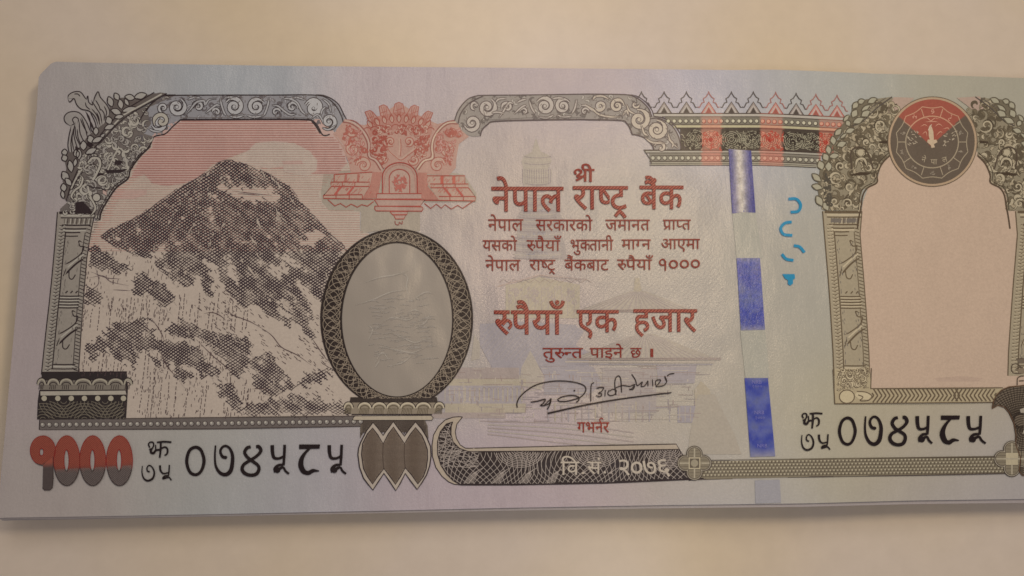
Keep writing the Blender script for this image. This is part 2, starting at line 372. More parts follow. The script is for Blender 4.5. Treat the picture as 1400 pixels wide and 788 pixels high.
for i in range(11):
    x = 345+i*29; bg.stroke(V2([(x, 40), (x, 170)]), .9, W4)
carve(bg, V2('340 40 650 40 650 120 340 120'), 60, 3, [W4, faint(178, 168, 146)], (1.5, 4), (.8, 1.5))
poly(bg, V2, '215 205 400 195 640 210 680 240 640 300 700 330 700 520 500 520 505 440 440 330 400 400 390 470 290 440 215 300', W5)
poly(bg, V2, '440 325 465 370 500 440 490 500 390 480 400 400', W1)
poly(bg, V2, '190 250 215 290 215 360 175 370', W1)
for y0, y1, x0, x1, c in ((400, 450, 50, 390, W4), (450, 480, 60, 420, W3), (480, 560, 30, 400, W2), (560, 600, 60, 420, W3), (600, 625, 0, 330, W4)): poly(bg, V2, f'{x0} {y0} {x1} {y0} {x1} {y1} {x0} {y1}', c)
for i in range(13): bg.stroke(V2([(150+i*21, 490), (150+i*21, 550)]), 1.6, W3)
for i in range(5): bg.stroke(V2([(60+i*21, 490), (60+i*21, 550)]), 1.6, W1)
# temple roofs
for cr, ap, l, r, yb, n in ((V2, (915, 60), 640, 1180, 150, 15), (V2, (950, 250), 610, 1280, 365, 20)):
    bg.fill(cr([(ap[0]-30, ap[1]), (ap[0]+40, ap[1]), (r, yb), (l, yb)]), faint(166, 156, 142))
    for i in range(n): x = l+(r-l)*(i+.5)/n; bg.stroke(cr([(ap[0]+(x-ap[0])*.09, ap[1]+4), (x, yb)]), 1.0, W4)
bg.stroke(V2('595 374 1260 376'), 2.0, faint(186, 172, 158)); bg.stroke(V2('600 384 1250 386'), 1.4, W2)
poly(bg, V2, '905 0 925 0 935 60 900 60', W3)
poly(bg, V2, '640 395 720 395 760 470 700 520 640 520', W2); poly(bg, V2, '760 400 1000 400 1000 600 760 600', faint(160, 150, 150)); poly(bg, V2, '1000 390 1180 390 1170 470 1010 470', W2)
for i in range(16): bg.stroke(V2([(520+i*30, 545+((i*7) % 5)*6), (520+i*30, 640)]), 1.8, (W2, W3, W4)[i % 3])
poly(bg, V2, '1170 500 1200 460 1240 500 1260 690 1180 690', W3); poly(bg, V2, '1095 570 1190 570 1190 645 1095 645', W5)
for i in range(4): bg.stroke(V2([(1105+i*24, 575), (1105+i*24, 640)]), 1.2, W1)
poly(bg, V2, '1185 520 1260 520 1350 700 1380 786 1140 786 1150 700', faint(168, 159, 143))
for i in range(5): bg.stroke(V2([(250, 640+i*14), (600, 650+i*22), (900, 690+i*20)]), 1.4, (W4, W1)[i % 2], smoothn=6)
bg.stroke(V2('980 580 1080 575'), 1.2, W2); bg.stroke(V2('1060 590 1060 640'), 1.2, W2)
rg = np.random.default_rng(77)
LC1 = faint(134, 122, 128); LC2 = faint(188, 176, 160); LC3 = faint(140, 118, 116)
for cr, ap, l, r, yb, n in ((V2, (915, 60), 640, 1180, 150, 34), (V2, (950, 250), 610, 1280, 365, 44)):
    for i in range(n): x = l+(r-l)*(i+.5)/n; bg.stroke(cr([(ap[0]+(x-ap[0])*.12, ap[1]+6), (x, yb-2)]), .6, (LC1, LC2)[i % 2])
    for y in (yb, yb-7): bg.stroke(cr([(l-8, y), (r+8, y)]), 1.0, LC3)
for y in range(395, 640, 9):                     # cornices, window rows and steps of the buildings
    for k in range(5):
        x = rg.uniform(60, 1150); L = rg.uniform(30, 140); bg.stroke(V2([(x, y), (x+L, y+rg.uniform(-2, 2))]), rg.uniform(.5, 1.1), (LC1, LC2, LC3)[rg.integers(3)])
for i in range(150):
    x = rg.uniform(60, 1180); y = rg.uniform(400, 630); h = rg.uniform(8, 26); bg.stroke(V2([(x, y), (x, y+h)]), rg.uniform(.6, 1.6), (LC1, LC2, LC3)[rg.integers(3)])
for i, y in enumerate(range(140, 600, 15)):      # rings and tiers of the stupa
    w_ = np.interp(y, [140, 190, 270, 330, 430, 600], [62, 58, 52, 55, 95, 115]); bg.stroke(V1(circ(472, y, w_, 10, 14, 15, 165)), .9, (LC1, LC2)[i % 2])
for i in range(26): x = 405+i*5.2; bg.stroke(V1([(x, 200), (x+rg.uniform(-2, 2), 262)]), .7, (LC1, LC2)[i % 2])
for i in range(9): x = 300+i*46; bg.stroke(V1([(x, 705), (x+20, 690), (x+44, 705)]), .8, LC3)
for i in range(8): x = 222+i*24; bg.stroke(V2(circ(x+12, 500, 8, 12, 8, 180, 360)), .7, LC1)
def diag(p): return (p[:, 0] > 655) & (p[:, 0] < 990)
for i in range(60):                              # fine slanting tint lines under the lettering
    x = 560+i*7.2; bg.stroke([(x, 520), (x+150, 520-170*1.0), (x+260, 230)], .5, faint(172, 162, 158), sub=12, clip=lambda p: diag(p) & (p[:, 1] > 230) & (p[:, 1] < 500))
build(bg)

# ------------------------------------------------------------------ mountain picture
PICT = np.vstack([T2('290 490 700 486 1250 488 1330 510 1390 600'), T3('120 370 200 385 260 440 290 500 310 570 350 640 380 690'), Q5('210 110 110 250 120 330 180 390 420 400 420 560'), ID('505 320 480 360 462 400 462 470 485 530 500 550 500 562 490 573'), ID('171 574 171 515'),
    ID('107 512 112 427 118 338 128 303'), T8('800 590 810 520 860 430 930 330 1020 260 1040 190 1110 90 1200 0'), T2('30 690 60 625 150 600 210 540')])
ground = Ink('picture_ground', 1, A(180, 166, 156)); ground.fill(PICT); ground.fill(Q5('130 110 110 250 118 330 170 395 430 405 425 580 560 560 900 560 900 330 1350 330 1350 260 1250 110 900 60 500 60 215 90'), A(160, 149, 138)); build(ground)
inp = lambda p: inside(p, PICT)
sky = Ink('sky_print', 2)
CLOUD = M1('820 100 880 60 920 20 1010 12 1110 20 1190 60 1230 110 1225 160 1180 190 1100 175 1060 165 1060 140 980 150 860 125')
PINKA = M1('395 -10 440 -60 560 -100 1240 -100 1310 -40 1360 30 1380 120 1330 178 1100 178 1060 165 1060 150 960 150 870 110 880 60 800 90 700 130 640 190 560 225 470 238 400 225 360 180 290 200 330 110 400 40')
sky.fill(PINKA, A(180, 152, 146)); sky.fill(CLOUD, A(181, 168, 159)); sky.fill(M1('150 258 370 258 370 280 300 305 150 300'), A(180, 155, 148))
sky.fill(M1('1050 112 1150 108 1160 128 1060 130'), A(180, 156, 149))
for i in range(56):
    y = 166+i*3.22
    if y > 345: break
    def colr(x, yy): return A(168, 72, 66) if x < 380 else A(172, 84, 78)
    p = np.stack([np.arange(108, 520, 4.0), np.full(103, y)], -1)
    pk = inside(p, PINKA) & ~inside(p, CLOUD); ww = np.where(pk, .95, .42)
    ww = np.where((p[:, 0] < 150+(y-166)*-.1) | (inside(p+np.array([-14, 0]), PICT) == 0), .9, ww)
    dark = lambda x, yy: A(96, 74, 72) if (x < 205-(yy-166)*.5) else (A(150, 92, 84) if inside([[x, yy]], PINKA)[0] else A(176, 128, 118))
    sky.stroke(p, ww, dark, clip=inp)
build(sky)
SIL = np.vstack([M1('130 495 200 445 310 400 400 340 520 255 620 200 700 150 730 118 790 105 860 125 940 155 1010 190 1090 240 1130 290 1200 370 1290 470 1370 545 1400 590 1385 640 1330 660 1310 720 1270 788'),
    M2('1290 120 1250 130 1215 95 1180 60 1120 0 1130 30 1160 90 1200 150 1215 210 1190 215 1140 170 1100 190 1060 165 1040 140 1010 200 980 190 940 150 900 130 870 160 830 130 800 95 760 50 720 0 690 60 720 90 690 100 650 70 600 40 560 50 500 0'),
    M1('520 740 450 670 400 640 400 605 360 600 300 580 200 540')])
LIGHT = [M1(s) for s in ('800 245 860 250 960 235 1000 260 1040 290 1030 305 960 305 930 325 880 318 840 300 800 285 780 262', '735 225 770 235 790 262 760 265 740 250', '700 290 730 280 735 300 705 310', '1160 490 1200 445 1240 455 1270 490 1250 520 1210 540 1190 565 1150 520', '1030 570 1080 575 1100 610 1130 640 1120 655 1060 610', '990 640 1030 630 1080 650 1090 680 1020 690 975 665', '820 510 880 510 880 525 850 530 820 525',
    '665 615 700 620 740 700 790 788 740 788 700 720', '760 600 800 620 840 680 830 730 800 710', '600 670 640 690 640 740 670 788 590 760', '420 540 445 500 455 550 440 600 400 630 380 600', '530 400 570 380 565 400 540 420', '205 490 240 480 235 515 205 510', '610 215 660 195 650 215 620 228', '680 395 700 360 740 320 745 335 710 365 690 400', '890 470 915 465 915 480 895 485', '850 150 868 155 858 165', '490 455 520 440 515 465', '890 670 920 680 915 695 890 690', '1260 700 1280 700 1275 712', '430 640 470 640 500 670 470 672', '780 185 820 200 815 210 785 200')]
LIGHT += [M2(s) for s in ('1120 0 1150 40 1200 90 1260 135 1300 230 1250 200 1200 130 1150 60', '1040 125 1080 110 1110 150 1150 170 1140 190 1080 160')]
DARKS = [M1(s) for s in ('80 545 110 530 160 560 200 600 240 620 290 635 280 655 220 670 150 665 90 635 80 590', '300 690 340 680 400 700 420 720 470 740 500 788 300 788', '60 740 120 760 150 788 50 788')]
DARKS += [M2(s) for s in ('300 0 360 0 400 40 400 80 310 85', '400 90 430 45 470 60 500 100 490 130 460 150 400 130', '50 90 80 60 110 70 150 100 140 130 60 130',
    '35 350 70 350 140 300 180 260 230 225 290 220 350 210 380 190 395 215 360 230 400 260 410 300 440 310 500 330 560 330 600 345 650 350 670 420 700 440 750 470 755 510 700 500 660 510 620 470 600 430 560 440 520 450 460 440 430 380 390 350 350 370 320 400 300 455 280 455 290 420 250 430 210 410 190 370 150 370 110 385 95 425 70 395', '380 310 420 305 440 330 400 340',
    '440 250 500 230 560 240 620 280 620 310 560 300 500 290', '520 205 560 200 600 230 650 260 690 260 720 280 780 265 790 300 780 320 820 300 880 290 910 340 900 380 880 400 900 420 880 460 850 520 800 480 780 440 740 400 700 370 660 330 620 290', '910 390 990 370 1020 400 1050 460 1100 510 1120 530 1050 570 990 600 960 580 900 520 905 460',
    '720 530 760 520 800 540 840 600 860 660 830 670 780 630 730 590', '830 692 880 650 940 620 1000 605 1060 610 1120 590 1180 610 1220 620 1220 600 1260 600 1280 640 1320 620 1370 640 1390 655 1390 690 1260 692 1230 692', '1110 530 1200 480 1300 455 1310 470 1240 530 1150 545 1050 585 990 605 1050 560',
    '510 480 540 440 570 470 600 480 610 500 570 525 530 530', '1100 130 1150 170 1200 260 1215 320 1190 300 1150 250 1100 210', '1000 180 1060 190 1100 240 1080 260 1040 215', '370 380 400 375 440 430 440 470 400 440')]
gx, gy = np.meshgrid(np.arange(100, 482), np.arange(190, 592)); gp = np.stack([gx.ravel(), gy.ravel()], -1).astype(float)
def vnoise(p, s, seed):
    rg = np.random.default_rng(seed); G = rg.random((90, 90)); q = p/s; i = np.floor(q).astype(int) % 89; f = q-np.floor(q); f = f*f*(3-2*f)
    return (G[i[:, 0], i[:, 1]]*(1-f[:, 0])+G[i[:, 0]+1, i[:, 1]]*f[:, 0])*(1-f[:, 1])+(G[i[:, 0], i[:, 1]+1]*(1-f[:, 0])+G[i[:, 0]+1, i[:, 1]+1]*f[:, 0])*f[:, 1]
u = gp@np.array([.75, .66]); wob = np.stack([vnoise(gp, 5, 1)-.5, vnoise(gp, 5, 2)-.5], -1)*7+np.stack([vnoise(gp, 2.2, 3)-.5, vnoise(gp, 2.2, 4)-.5], -1)*4
jp = gp+wob+np.array([.8, .6])*((vnoise(np.stack([u/5+60, (gp@np.array([-.66, .75]))/1.1+200], -1), 2.4, 16)-.5)*15)[:, None]; tone = np.zeros(len(gp)); sil0 = inside(gp+wob*.25, SIL)
tone[sil0] = 1.0
for q in LIGHT: tone[inside(jp, q)] = .05
for q in DARKS: tone[inside(jp, q)] = np.maximum(tone[inside(jp, q)], .95)
streak = vnoise(np.stack([u/6+60, (gp@np.array([-.66, .75]))/1.3+200], -1), 3.0, 6)
rock = vnoise(gp, 9, 7)*.35+vnoise(gp, 3.4, 8)*.35+streak*.5
tone = np.where(tone > .5, tone*np.clip(.84+(rock-.56)*2.1, .0, 1.1), tone)
lf = inside(gp, M1('130 495 310 400 520 255 700 150 730 120 740 210 700 290 640 380 560 410 500 470 420 520 400 590 360 600 300 580')) & (tone > .3); tone[lf] = np.maximum(tone[lf], .92)
lowest = (gp[:, 1] > 560) & (tone > .4); tone[lowest] *= .7
TN = tone.reshape(gx.shape)
for _ in range(2): TN = (TN+np.roll(TN, 1, 0)+np.roll(TN, -1, 0)+np.roll(TN, 1, 1)+np.roll(TN, -1, 1))/5
TN[:3] = 0
def tn(p):
    i = np.clip(np.round(p[:, 1]).astype(int)-190, 0, TN.shape[0]-1); j = np.clip(np.round(p[:, 0]).astype(int)-100, 0, TN.shape[1]-1); return TN[i, j]
mt = Ink('mountain_engraving', 3, A(60, 42, 54))
def hatch(ink, ang, gap, w0, c, wav=1.2, lam=26):
    a = math.radians(ang); d = np.array([math.cos(a), math.sin(a)]); n = np.array([-d[1], d[0]]); ctr = np.array([290, 390.])
    for k in range(-int(290/gap), int(290/gap)):
        s = np.arange(-290, 290, 1.9); p = ctr+d*s[:, None]+n*(k*gap+wav*np.sin(s/lam+k*.07)[:, None])+n*(.5*np.sin(s/7.+k)[:, None])
        t = tn(p); ink.stroke(p, np.clip(w0*(.05+1.1*t), .25, 1.9), c, clip=lambda q: (tn(q) > .22) & inp(q))
hatch(mt, -36, 3.35, 1.34, A(48, 36, 44)); hatch(mt, 34, 3.6, 1.08, A(52, 40, 52), 1.8, 31)
rg = np.random.default_rng(11)                   # snow: rows of small dashes running down the slopes
for i in range(1900):
    x = rg.uniform(108, 470); y = rg.uniform(330, 570)
    if not inp(np.array([[x, y]]))[0] or tn(np.array([[x, y]]))[0] > .3: continue
    if vnoise(np.array([[x, y]]), 22, 12)[0] < .36: continue
    a = math.radians(38+rg.normal(0, 6)) if x > 250+(y-400)*.8 else math.radians(97+rg.normal(0, 8)); L = rg.uniform(1.5, 6)
    mt.stroke([(x, y), (x+L*math.cos(a), y+L*math.sin(a))], rg.uniform(.5, .95), A(82, 66, 68))
for x0 in np.arange(112, 345, 5.2):
    for y0 in (404, 470, 520):
        if rg.random() < .45: continue
        y = y0+rg.uniform(-6, 14)
        while y < y0+46:
            L = rg.uniform(2, 5.5); q = np.array([[x0+(y-y0)*-.10+rg.normal(0, .3), y]])
            if inp(q)[0] and tn(q)[0] < .2: mt.stroke([q[0], q[0]+[-.1*L, L]], .9, A(78, 62, 64))
            y += L+rg.uniform(1.2, 3)
for s in ('760 140 800 185 850 205 900 225 960 260', '930 240 1000 290 1050 350 1130 390 1200 440', '660 180 700 175 740 190 770 215', '1200 300 1240 360 1290 430', '620 310 700 390 760 440 820 500', '395 205 440 270 460 320', '440 370 470 440 520 500', '900 560 960 560 1000 590'):
    mt.stroke(M2(s), 1.1, A(84, 66, 68), taper=.3, smoothn=5)
for s in ('800 262 900 275 1000 285', '830 275 940 285', '80 700 150 690 190 720 280 740', '90 670 170 700 240 705', '200 760 290 765', '110 640 130 720 100 760'): mt.stroke(M1(s), .8, A(90, 72, 78), taper=.3, smoothn=5)
p = smooth(M1('130 497 200 446 310 401 400 341 520 256 620 201 700 151 730 119 790 106 860 126 940 156 1010 191 1090 241 1130 291 1200 371 1290 471 1370 546'), 4)
mt.stroke(p, .6, A(96, 78, 82), clip=lambda q: vnoise(q, 6, 31) > .35)
rd = Ink('snow_ridges', 4.2, A(174, 160, 150)); k = 0     # thin gullies and ridges left blank by the engraver
while k < 230:
    x = rg.uniform(150, 470); y = rg.uniform(225, 560)
    if tn(np.array([[x, y]]))[0] < .6 or not inp(np.array([[x, y]]))[0]: continue
    k += 1; left = x < 305+(y-225)*.1 and y < 400; a = math.radians(rg.normal(128, 12) if left else rg.normal(52, 9)); L = rg.uniform(4, 20) if not left else rg.uniform(3, 9)
    q = np.array([[x+L*t*math.cos(a)+rg.normal(0, .7), y+L*t*math.sin(a)+rg.normal(0, .7)] for t in np.linspace(0, 1, 5)])
    rd.stroke(q, rg.uniform(.6, 1.7) if rg.random() < .8 else rg.uniform(1.8, 3.2), taper=.45, smoothn=3, clip=inp)
om = build(mt); build(rd, om)['kind'] = 'stuff'

# ------------------------------------------------------------------ scrolled borders along the top
def bandfill(name, poly, c, layer=2): k = Ink(name, layer, c); k.fill(poly); return k
TOPL = np.vstack([T2('0 400 40 350 90 310 150 297 600 293 1000 293 1280 291'), T3('0 58 60 58 120 62 190 92 245 140 280 200 300 250'), T3('285 275 230 350 175 370 120 372 85 310 50 265 0 250'), T2('1250 488 700 488 270 490 210 540 150 600 60 625 30 690 -20 760 -80 700 -40 560')])
sb = bandfill('scroll_border', TOPL, A(138, 136, 142)); carve(sb, TOPL, 90, 201, [A(96, 90, 94), A(160, 158, 164)], (2, 5), (1.2, 2.8)); ln = Ink('scroll_lines', 3, DK)
def scrollwork(ln, cr, items, c=DK, light=A(168, 166, 172)):
    for x, y, r, a0, d, tr in items:
        q = cr(spiral(x, y, r, turns=tr, a0=a0, d=d)); t = np.linspace(0, 1, len(q)); w = r/cr.k*(.46-.16*t)*np.clip(t/.12, .3, 1)
        ln.stroke(q, w+2.3, c); ln.stroke(q, w, light, lift=2e-4); ln.up = 2.4e-4; ln.dot(*cr((x, y)), r*.15/cr.k+.9, c, 9); ln.up = 3.2e-4; ln.dot(*cr((x, y)), r*.15/cr.k+.3, light, 9); ln.up = 0
ln.stroke(T2('0 420 45 355 95 315 150 297 600 293 1000 293 1280 290'), 1.6, smoothn=5); ln.stroke(T3('0 58 60 60 130 70 195 110 245 170 278 240 287 275'), 1.6, smoothn=5)
ln.stroke(T3('70 58 130 62 200 92 255 140 290 210 312 250'), 1.4, smoothn=5)
ln.stroke(T2('270 490 700 488 1250 488 1330 512 1390 600'), 2.4, smoothn=5); ln.stroke(T2('270 474 700 470 1240 472 1320 480'), .8, GR); ln.stroke(T3('0 250 50 268 90 318 120 374 150 382 180 372'), 1.8, smoothn=4)
ln.stroke(T2('275 488 210 545 150 602 62 626 32 690 -10 745'), 1.8, smoothn=5)
scrollwork(ln, T2, [(700, 385, 72, -150, 1, 1.7), (878, 385, 66, -30, -1, 1.7), (245, 388, 70, -60, 1, 1.5), (105, 515, 62, 160, -1, 1.4), (415, 385, 45, 160, 1, 1.2), (1165, 388, 45, 20, -1, 1.2), (1335, 395, 72, 200, 1, 1.6), (560, 430, 36, 180, 1, .9), (1035, 430, 36, 0, -1, .9), (135, 395, 40, 90, 1, 1.2)])
scrollwork(ln, T3, [(50, 165, 56, 200, 1, 1.5), (172, 272, 62, 120, -1, 1.5)])
for s in ('310 455 350 410 380 370 410 345 460 340 470 370 500 330 560 320', '470 440 520 400 560 372 590 380', '590 320 600 370 620 430 640 460', '620 320 650 310 700 308', '980 320 970 370 950 430 930 465', '1000 375 1050 380 1100 420 1150 450 1200 440', '1080 330 1130 320 1200 350 1240 420 1290 460', '780 455 720 470 660 460', '800 455 860 468 930 458', '330 330 380 312 440 318', '1130 325 1200 312 1260 330', '20 560 60 580 130 590', '160 330 200 320'):
    vine(ln, T2(s), 2.3, A(160, 158, 162), DK)
for s in ('120 90 170 130 190 200', '30 250 80 215 110 240 130 290', '120 320 170 335 230 300', '150 150 120 180 110 220'): vine(ln, T3(s), 2.0, A(160, 158, 162), DK)
rg = np.random.default_rng(5)
topl_in = lambda p: inside(p, TOPL)
for i in range(170):                             # shading ticks between the scrolls
    x = rg.uniform(214, 470); y = rg.choice([rg.uniform(131, 136), rg.uniform(156, 162), rg.uniform(134, 160)]); a = rg.uniform(0, 6.3); L = rg.uniform(2, 5)
    ln.stroke([(x, y), (x+L*math.cos(a)/2, y+L*math.sin(a)/2+.4), (x+L*math.cos(a), y+L*math.sin(a))], rg.uniform(.5, 1.3), GR, clip=topl_in)
o = build(sb); build(ln, o)

TOPM = np.vstack([T4('125 320 150 250 190 190 240 145 300 122 360 118 700 115 1166 110'), T5('0 168 300 170 390 185 450 225 500 280 540 345 600 355 650 380 710 430 750 500 785 605'), T5('545 612 530 570 470 515 430 500 385 490 365 455 330 400 280 378 0 372'), T4('1166 312 800 314 450 326 390 350 340 400 325 445 270 450 215 430 165 400 155 345')])
sb = bandfill('scroll_border', TOPM, A(144, 136, 132)); carve(sb, TOPM, 120, 202, [A(104, 96, 94), A(168, 160, 154)], (2, 5), (1.2, 2.8)); ln = Ink('scroll_lines', 3, DK); D2 = A(84, 72, 74)
ln.stroke(T4('125 322 150 250 190 190 240 145 300 125 360 120 700 117 1166 110'), 1.5, D2, smoothn=4); ln.stroke(T4('155 345 165 290 190 240 240 185 300 150 350 128'), 1.7, D2, smoothn=5)
ln.stroke(T4('330 445 345 395 390 352 450 327 800 316 1166 312'), 1.8, D2, smoothn=4); ln.stroke(T4('370 318 700 300 1166 296'), .8, GR)
ln.stroke(T5('0 168 300 172 380 185 450 225 510 290 530 350'), 1.6, D2, smoothn=5); ln.stroke(T5('310 172 400 180 470 220 530 290 548 342'), 1.0, D2, smoothn=5)
ln.stroke(T5('0 372 280 378 330 400 362 450 375 488 400 492 470 515 530 570 548 610'), 1.8, D2, smoothn=5); ln.stroke(T5('520 365 580 360 640 385 700 430 745 510 765 605'), 1.4, D2, smoothn=5); ln.stroke(T5('545 345 620 358 690 395 750 470 788 560 792 605'), 1.5, D2, smoothn=5)
scrollwork(ln, T4, [(265, 340, 64, 160, -1, 1.5), (385, 215, 72, -60, 1, 1.5), (545, 215, 45, 160, 1, 1.2), (845, 205, 70, -150, 1, 1.7), (990, 205, 60, -30, -1, 1.7), (1285, 210, 42, 20, -1, 1.2), (290, 200, 38, 90, 1, 1), (680, 250, 34, 180, 1, .9), (1165, 250, 34, 0, -1, .9)], D2, A(176, 166, 160))
scrollwork(ln, T5, [(120, 262, 44, 160, -1, 1.2), (255, 262, 56, 0, -1, 1.5), (430, 372, 82, -100, 1, 1.5), (572, 452, 76, -90, 1, 1.8), (602, 598, 52, 200, 1, .8), (400, 250, 34, 0, 1, .8)], D2, A(180, 168, 156))
for s in ('480 300 520 240 560 180 600 190', '600 270 660 215 700 195', '720 160 740 220 770 270', '1100 150 1085 220 1060 270', '920 275 860 300 780 290', '940 275 1000 295 1060 285', '1130 200 1180 205 1230 250', '450 180 480 150 540 145', '900 150 950 140 1000 145', '620 180 660 160 700 150', '420 260 470 255 520 265'): vine(ln, T4(s), 2.3, A(172, 162, 156), D2)
for s in ('0 250 60 290 110 330 200 350 280 350', '60 220 80 190 140 185 200 215', '330 250 350 300 400 330', '660 480 680 540 740 600', '480 520 540 555 640 560', '350 350 330 300 300 340', '450 420 470 480 500 500', '650 520 700 560 690 600'): vine(ln, T5(s), 2.3, A(178, 166, 154), D2)
tm_in = lambda p: inside(p, TOPM)
for i in range(230):
    x = rg.uniform(625, 935); y = rg.uniform(129, 200); a = rg.uniform(0, 6.3); L = rg.uniform(2, 5)
    ln.stroke([(x, y), (x+L*math.cos(a)/2, y+L*math.sin(a)/2+.4), (x+L*math.cos(a), y+L*math.sin(a))], rg.uniform(.5, 1.2), A(122, 112, 108), clip=tm_in)
o = build(sb); build(ln, o)

# ------------------------------------------------------------------ red crest between the borders
CRP = np.vstack([T3('300 250 330 262 400 290 460 300 530 260 600 210 735 120 860 200 940 250 1040 290 1160 262 1205 290 1240 350 1290 390 1210 450 1190 560 1185 640 1130 700'), T3('950 690 880 690 870 640 600 640 600 680 350 690 330 600 290 500 250 430 205 370 270 290')])
cr = bandfill('crest', CRP, A(174, 138, 128)); ln = Ink('crest_lines', 3, A(158, 62, 56)); CR1 = A(160, 90, 80); CR2 = A(150, 76, 66); LP = A(180, 150, 138)
for i, (x, y) in enumerate([(500, 190), (610, 145), (732, 125), (855, 148), (965, 195)]):
    dx = (x-732)*.16; q = [(x-32+dx*.2, y+5), (x, y-8), (x+30+dx*.2, y+5), (x+45-dx, y+75), (x-dx*1.5, y+115), (x-45-dx, y+75)]
    cr.fill(T3(q), A(174, 136, 128)); ln.stroke(close(T3(q)), 1.1, CR1)
    for d in (-18, 0, 18): ln.stroke(T3([(x+d, y+8), (x+d*.6-dx, y+95)]), .8, CR1)
    ln.stroke(T3([(x-28, y+60), (x+28, y+40)]), .8, CR1)
cr.fill(T3('470 300 560 230 735 190 900 225 1000 300 990 380 900 360 735 330 560 360 500 400'), A(168, 120, 110))
for i in range(9): x = 500+i*58; y = 300-55*math.sin((i+.5)/9*math.pi); ln.stroke(close(T3(leaf(x, y, 70, 34, 90+(i-4)*9))), 1.1, CR2); ln.stroke(T3(leaf(x, y+4, 40, 14, 90+(i-4)*9)), 1.4, LP)
for i in range(10): x = 480+i*56; y = 345-30*math.sin((i+.5)/10*math.pi); ln.stroke(T3(circ(x, y, 28, 22, 10, 180, 360)), 1.1, CR2)
for s in ('630 440 640 490 690 540 740 570 800 530 860 480 880 420', '735 400 740 460 735 540'): ln.stroke(T3(s), 2.6, LP, smoothn=5); ln.stroke(T3(s)+np.array([1.4, 1.2]), 1.0, CR1, smoothn=5)
scrollwork(ln, T3, [(665, 430, 36, 60, 1, 1.3), (810, 430, 36, 120, -1, 1.3), (600, 560, 40, 0, 1, 1.2), (850, 575, 40, 180, -1, 1.2), (365, 490, 58, 0, -1, 1.5), (1110, 500, 60, 180, 1, 1.5), (450, 620, 60, 180, 1, 1.2), (1040, 620, 60, 0, -1, 1.2), (350, 350, 40, 0, 1, 1), (1150, 350, 42, 180, -1, 1)], CR1, LP)
for s in ('310 258 370 265 420 300 470 360 500 430 505 540 560 575 610 650', '285 275 340 285 400 320 450 380 480 450 485 550 540 590 585 660'): ln.stroke(T3(s), 1.5, A(140, 84, 78), smoothn=5)
ln.stroke(T3('300 262 358 276 412 312 462 372 492 442 495 545 550 582 598 655'), 2.2, A(182, 156, 146), smoothn=5)
for s in ('1175 262 1110 275 1050 320 1000 400 985 470 985 550 920 580 865 650', '1200 290 1130 290 1070 330 1020 400 1005 480 1010 570 940 590 890 655'): ln.stroke(T3(s), 1.5, A(140, 84, 78), smoothn=5)
ln.stroke(T3('1188 276 1120 282 1060 325 1010 400 995 475 998 560 930 585 877 652'), 2.2, A(188, 166, 150), smoothn=5)
carve(ln, T3('520 380 640 380 640 600 600 620 540 560 500 520'), 50, 21, [CR2, CR1, LP], (1.5, 4)); carve(ln, T3('860 380 980 380 975 520 900 570 850 560'), 50, 22, [CR2, CR1, LP], (1.5, 4))
carve(ln, T3('520 300 960 300 960 380 520 380'), 60, 23, [CR2, LP], (1.5, 4)); carve(ln, T3('290 290 440 330 490 520 350 640 320 560 280 420'), 40, 24, [CR1, A(180, 140, 134)], (2, 5)); carve(ln, T3('1030 350 1200 300 1280 390 1190 450 1150 640 1010 560'), 40, 25, [CR1, A(180, 140, 134)], (2, 5))
# eaves and niche
eave = Ink('crest_eaves', 3, A(182, 128, 120))
for s in ('215 110 520 90 515 165 440 300 130 300 130 275 190 210 190 170 215 165', '955 120 1258 120 1258 185 1285 185 1285 215 1340 285 1340 320 1050 318 990 220 955 190'): eave.fill(Q5(s), A(174, 146, 134))
eave.fill(Q5('520 90 600 90 560 300 440 300 500 200'), A(168, 116, 106)); eave.fill(Q5('880 95 955 95 960 200 1050 310 940 310 910 300 880 250'), A(168, 116, 106))
el = Ink('eave_lines', 5, A(156, 70, 62))
for s in ('215 110 520 90', '215 110 215 165', '190 170 500 170', '190 170 190 205 495 205', '190 210 130 275 440 270', '130 275 130 300 530 308', '955 120 1258 120 1258 185', '980 185 1285 185 1285 215 985 215', '1285 215 1340 285 1050 285', '1340 285 1340 320 940 315', '555 262 912 262 912 305 555 305 555 262', '535 308 940 312 900 362 570 362 535 308', '540 362 920 368 925 385 915 402 550 400 538 385 540 362', '660 404 805 404 795 430 680 430 660 404', '690 432 790 432 770 464 705 464 690 432'): el.stroke(Q5(s), 1.25)
for s in ('165 310 220 360 265 340 310 370 350 345 400 370 435 350 480 362 530 325', '935 340 985 380 1030 345 1070 378 1100 350 1150 385 1200 355 1240 380 1325 320'): el.stroke(Q5(s), 1.2)
for x in (310, 410): el.stroke(Q5([(x, 105), (x-5, 165)]), 3.2, A(164, 104, 94)); el.stroke(Q5([(x-40, 208), (x-90, 270)]), 2.6, A(174, 90, 82)); el.stroke(Q5([(x-30, 172), (x-30, 203)]), 1.0)
for x in (230, 335, 440): el.stroke(Q5([(x, 275), (x, 302)]), 1.0)
for x in (1075, 1170): el.stroke(Q5([(x, 122), (x, 184)]), 4.2, A(176, 92, 80)); el.stroke(Q5([(x+20, 218), (x+70, 282)]), 3.0, A(170, 84, 76)); el.stroke(Q5([(x+10, 187), (x+10, 213)]), 1.0)
for x in (1138, 1245): el.stroke(Q5([(x, 286), (x, 316)]), 1.0)
rgc = np.random.default_rng(3)
for i in range(90):
    x = rgc.choice([rgc.uniform(200, 520), rgc.uniform(960, 1250)]); y = rgc.uniform(120, 262); el.stroke(Q5([(x, y), (x-14, y+18)]), .6, A(172, 92, 86))
nic = np.vstack([Q5('600 260'), Q5(circ(738, 130, 138, 115, 16, 180, 360)), Q5('878 260')])
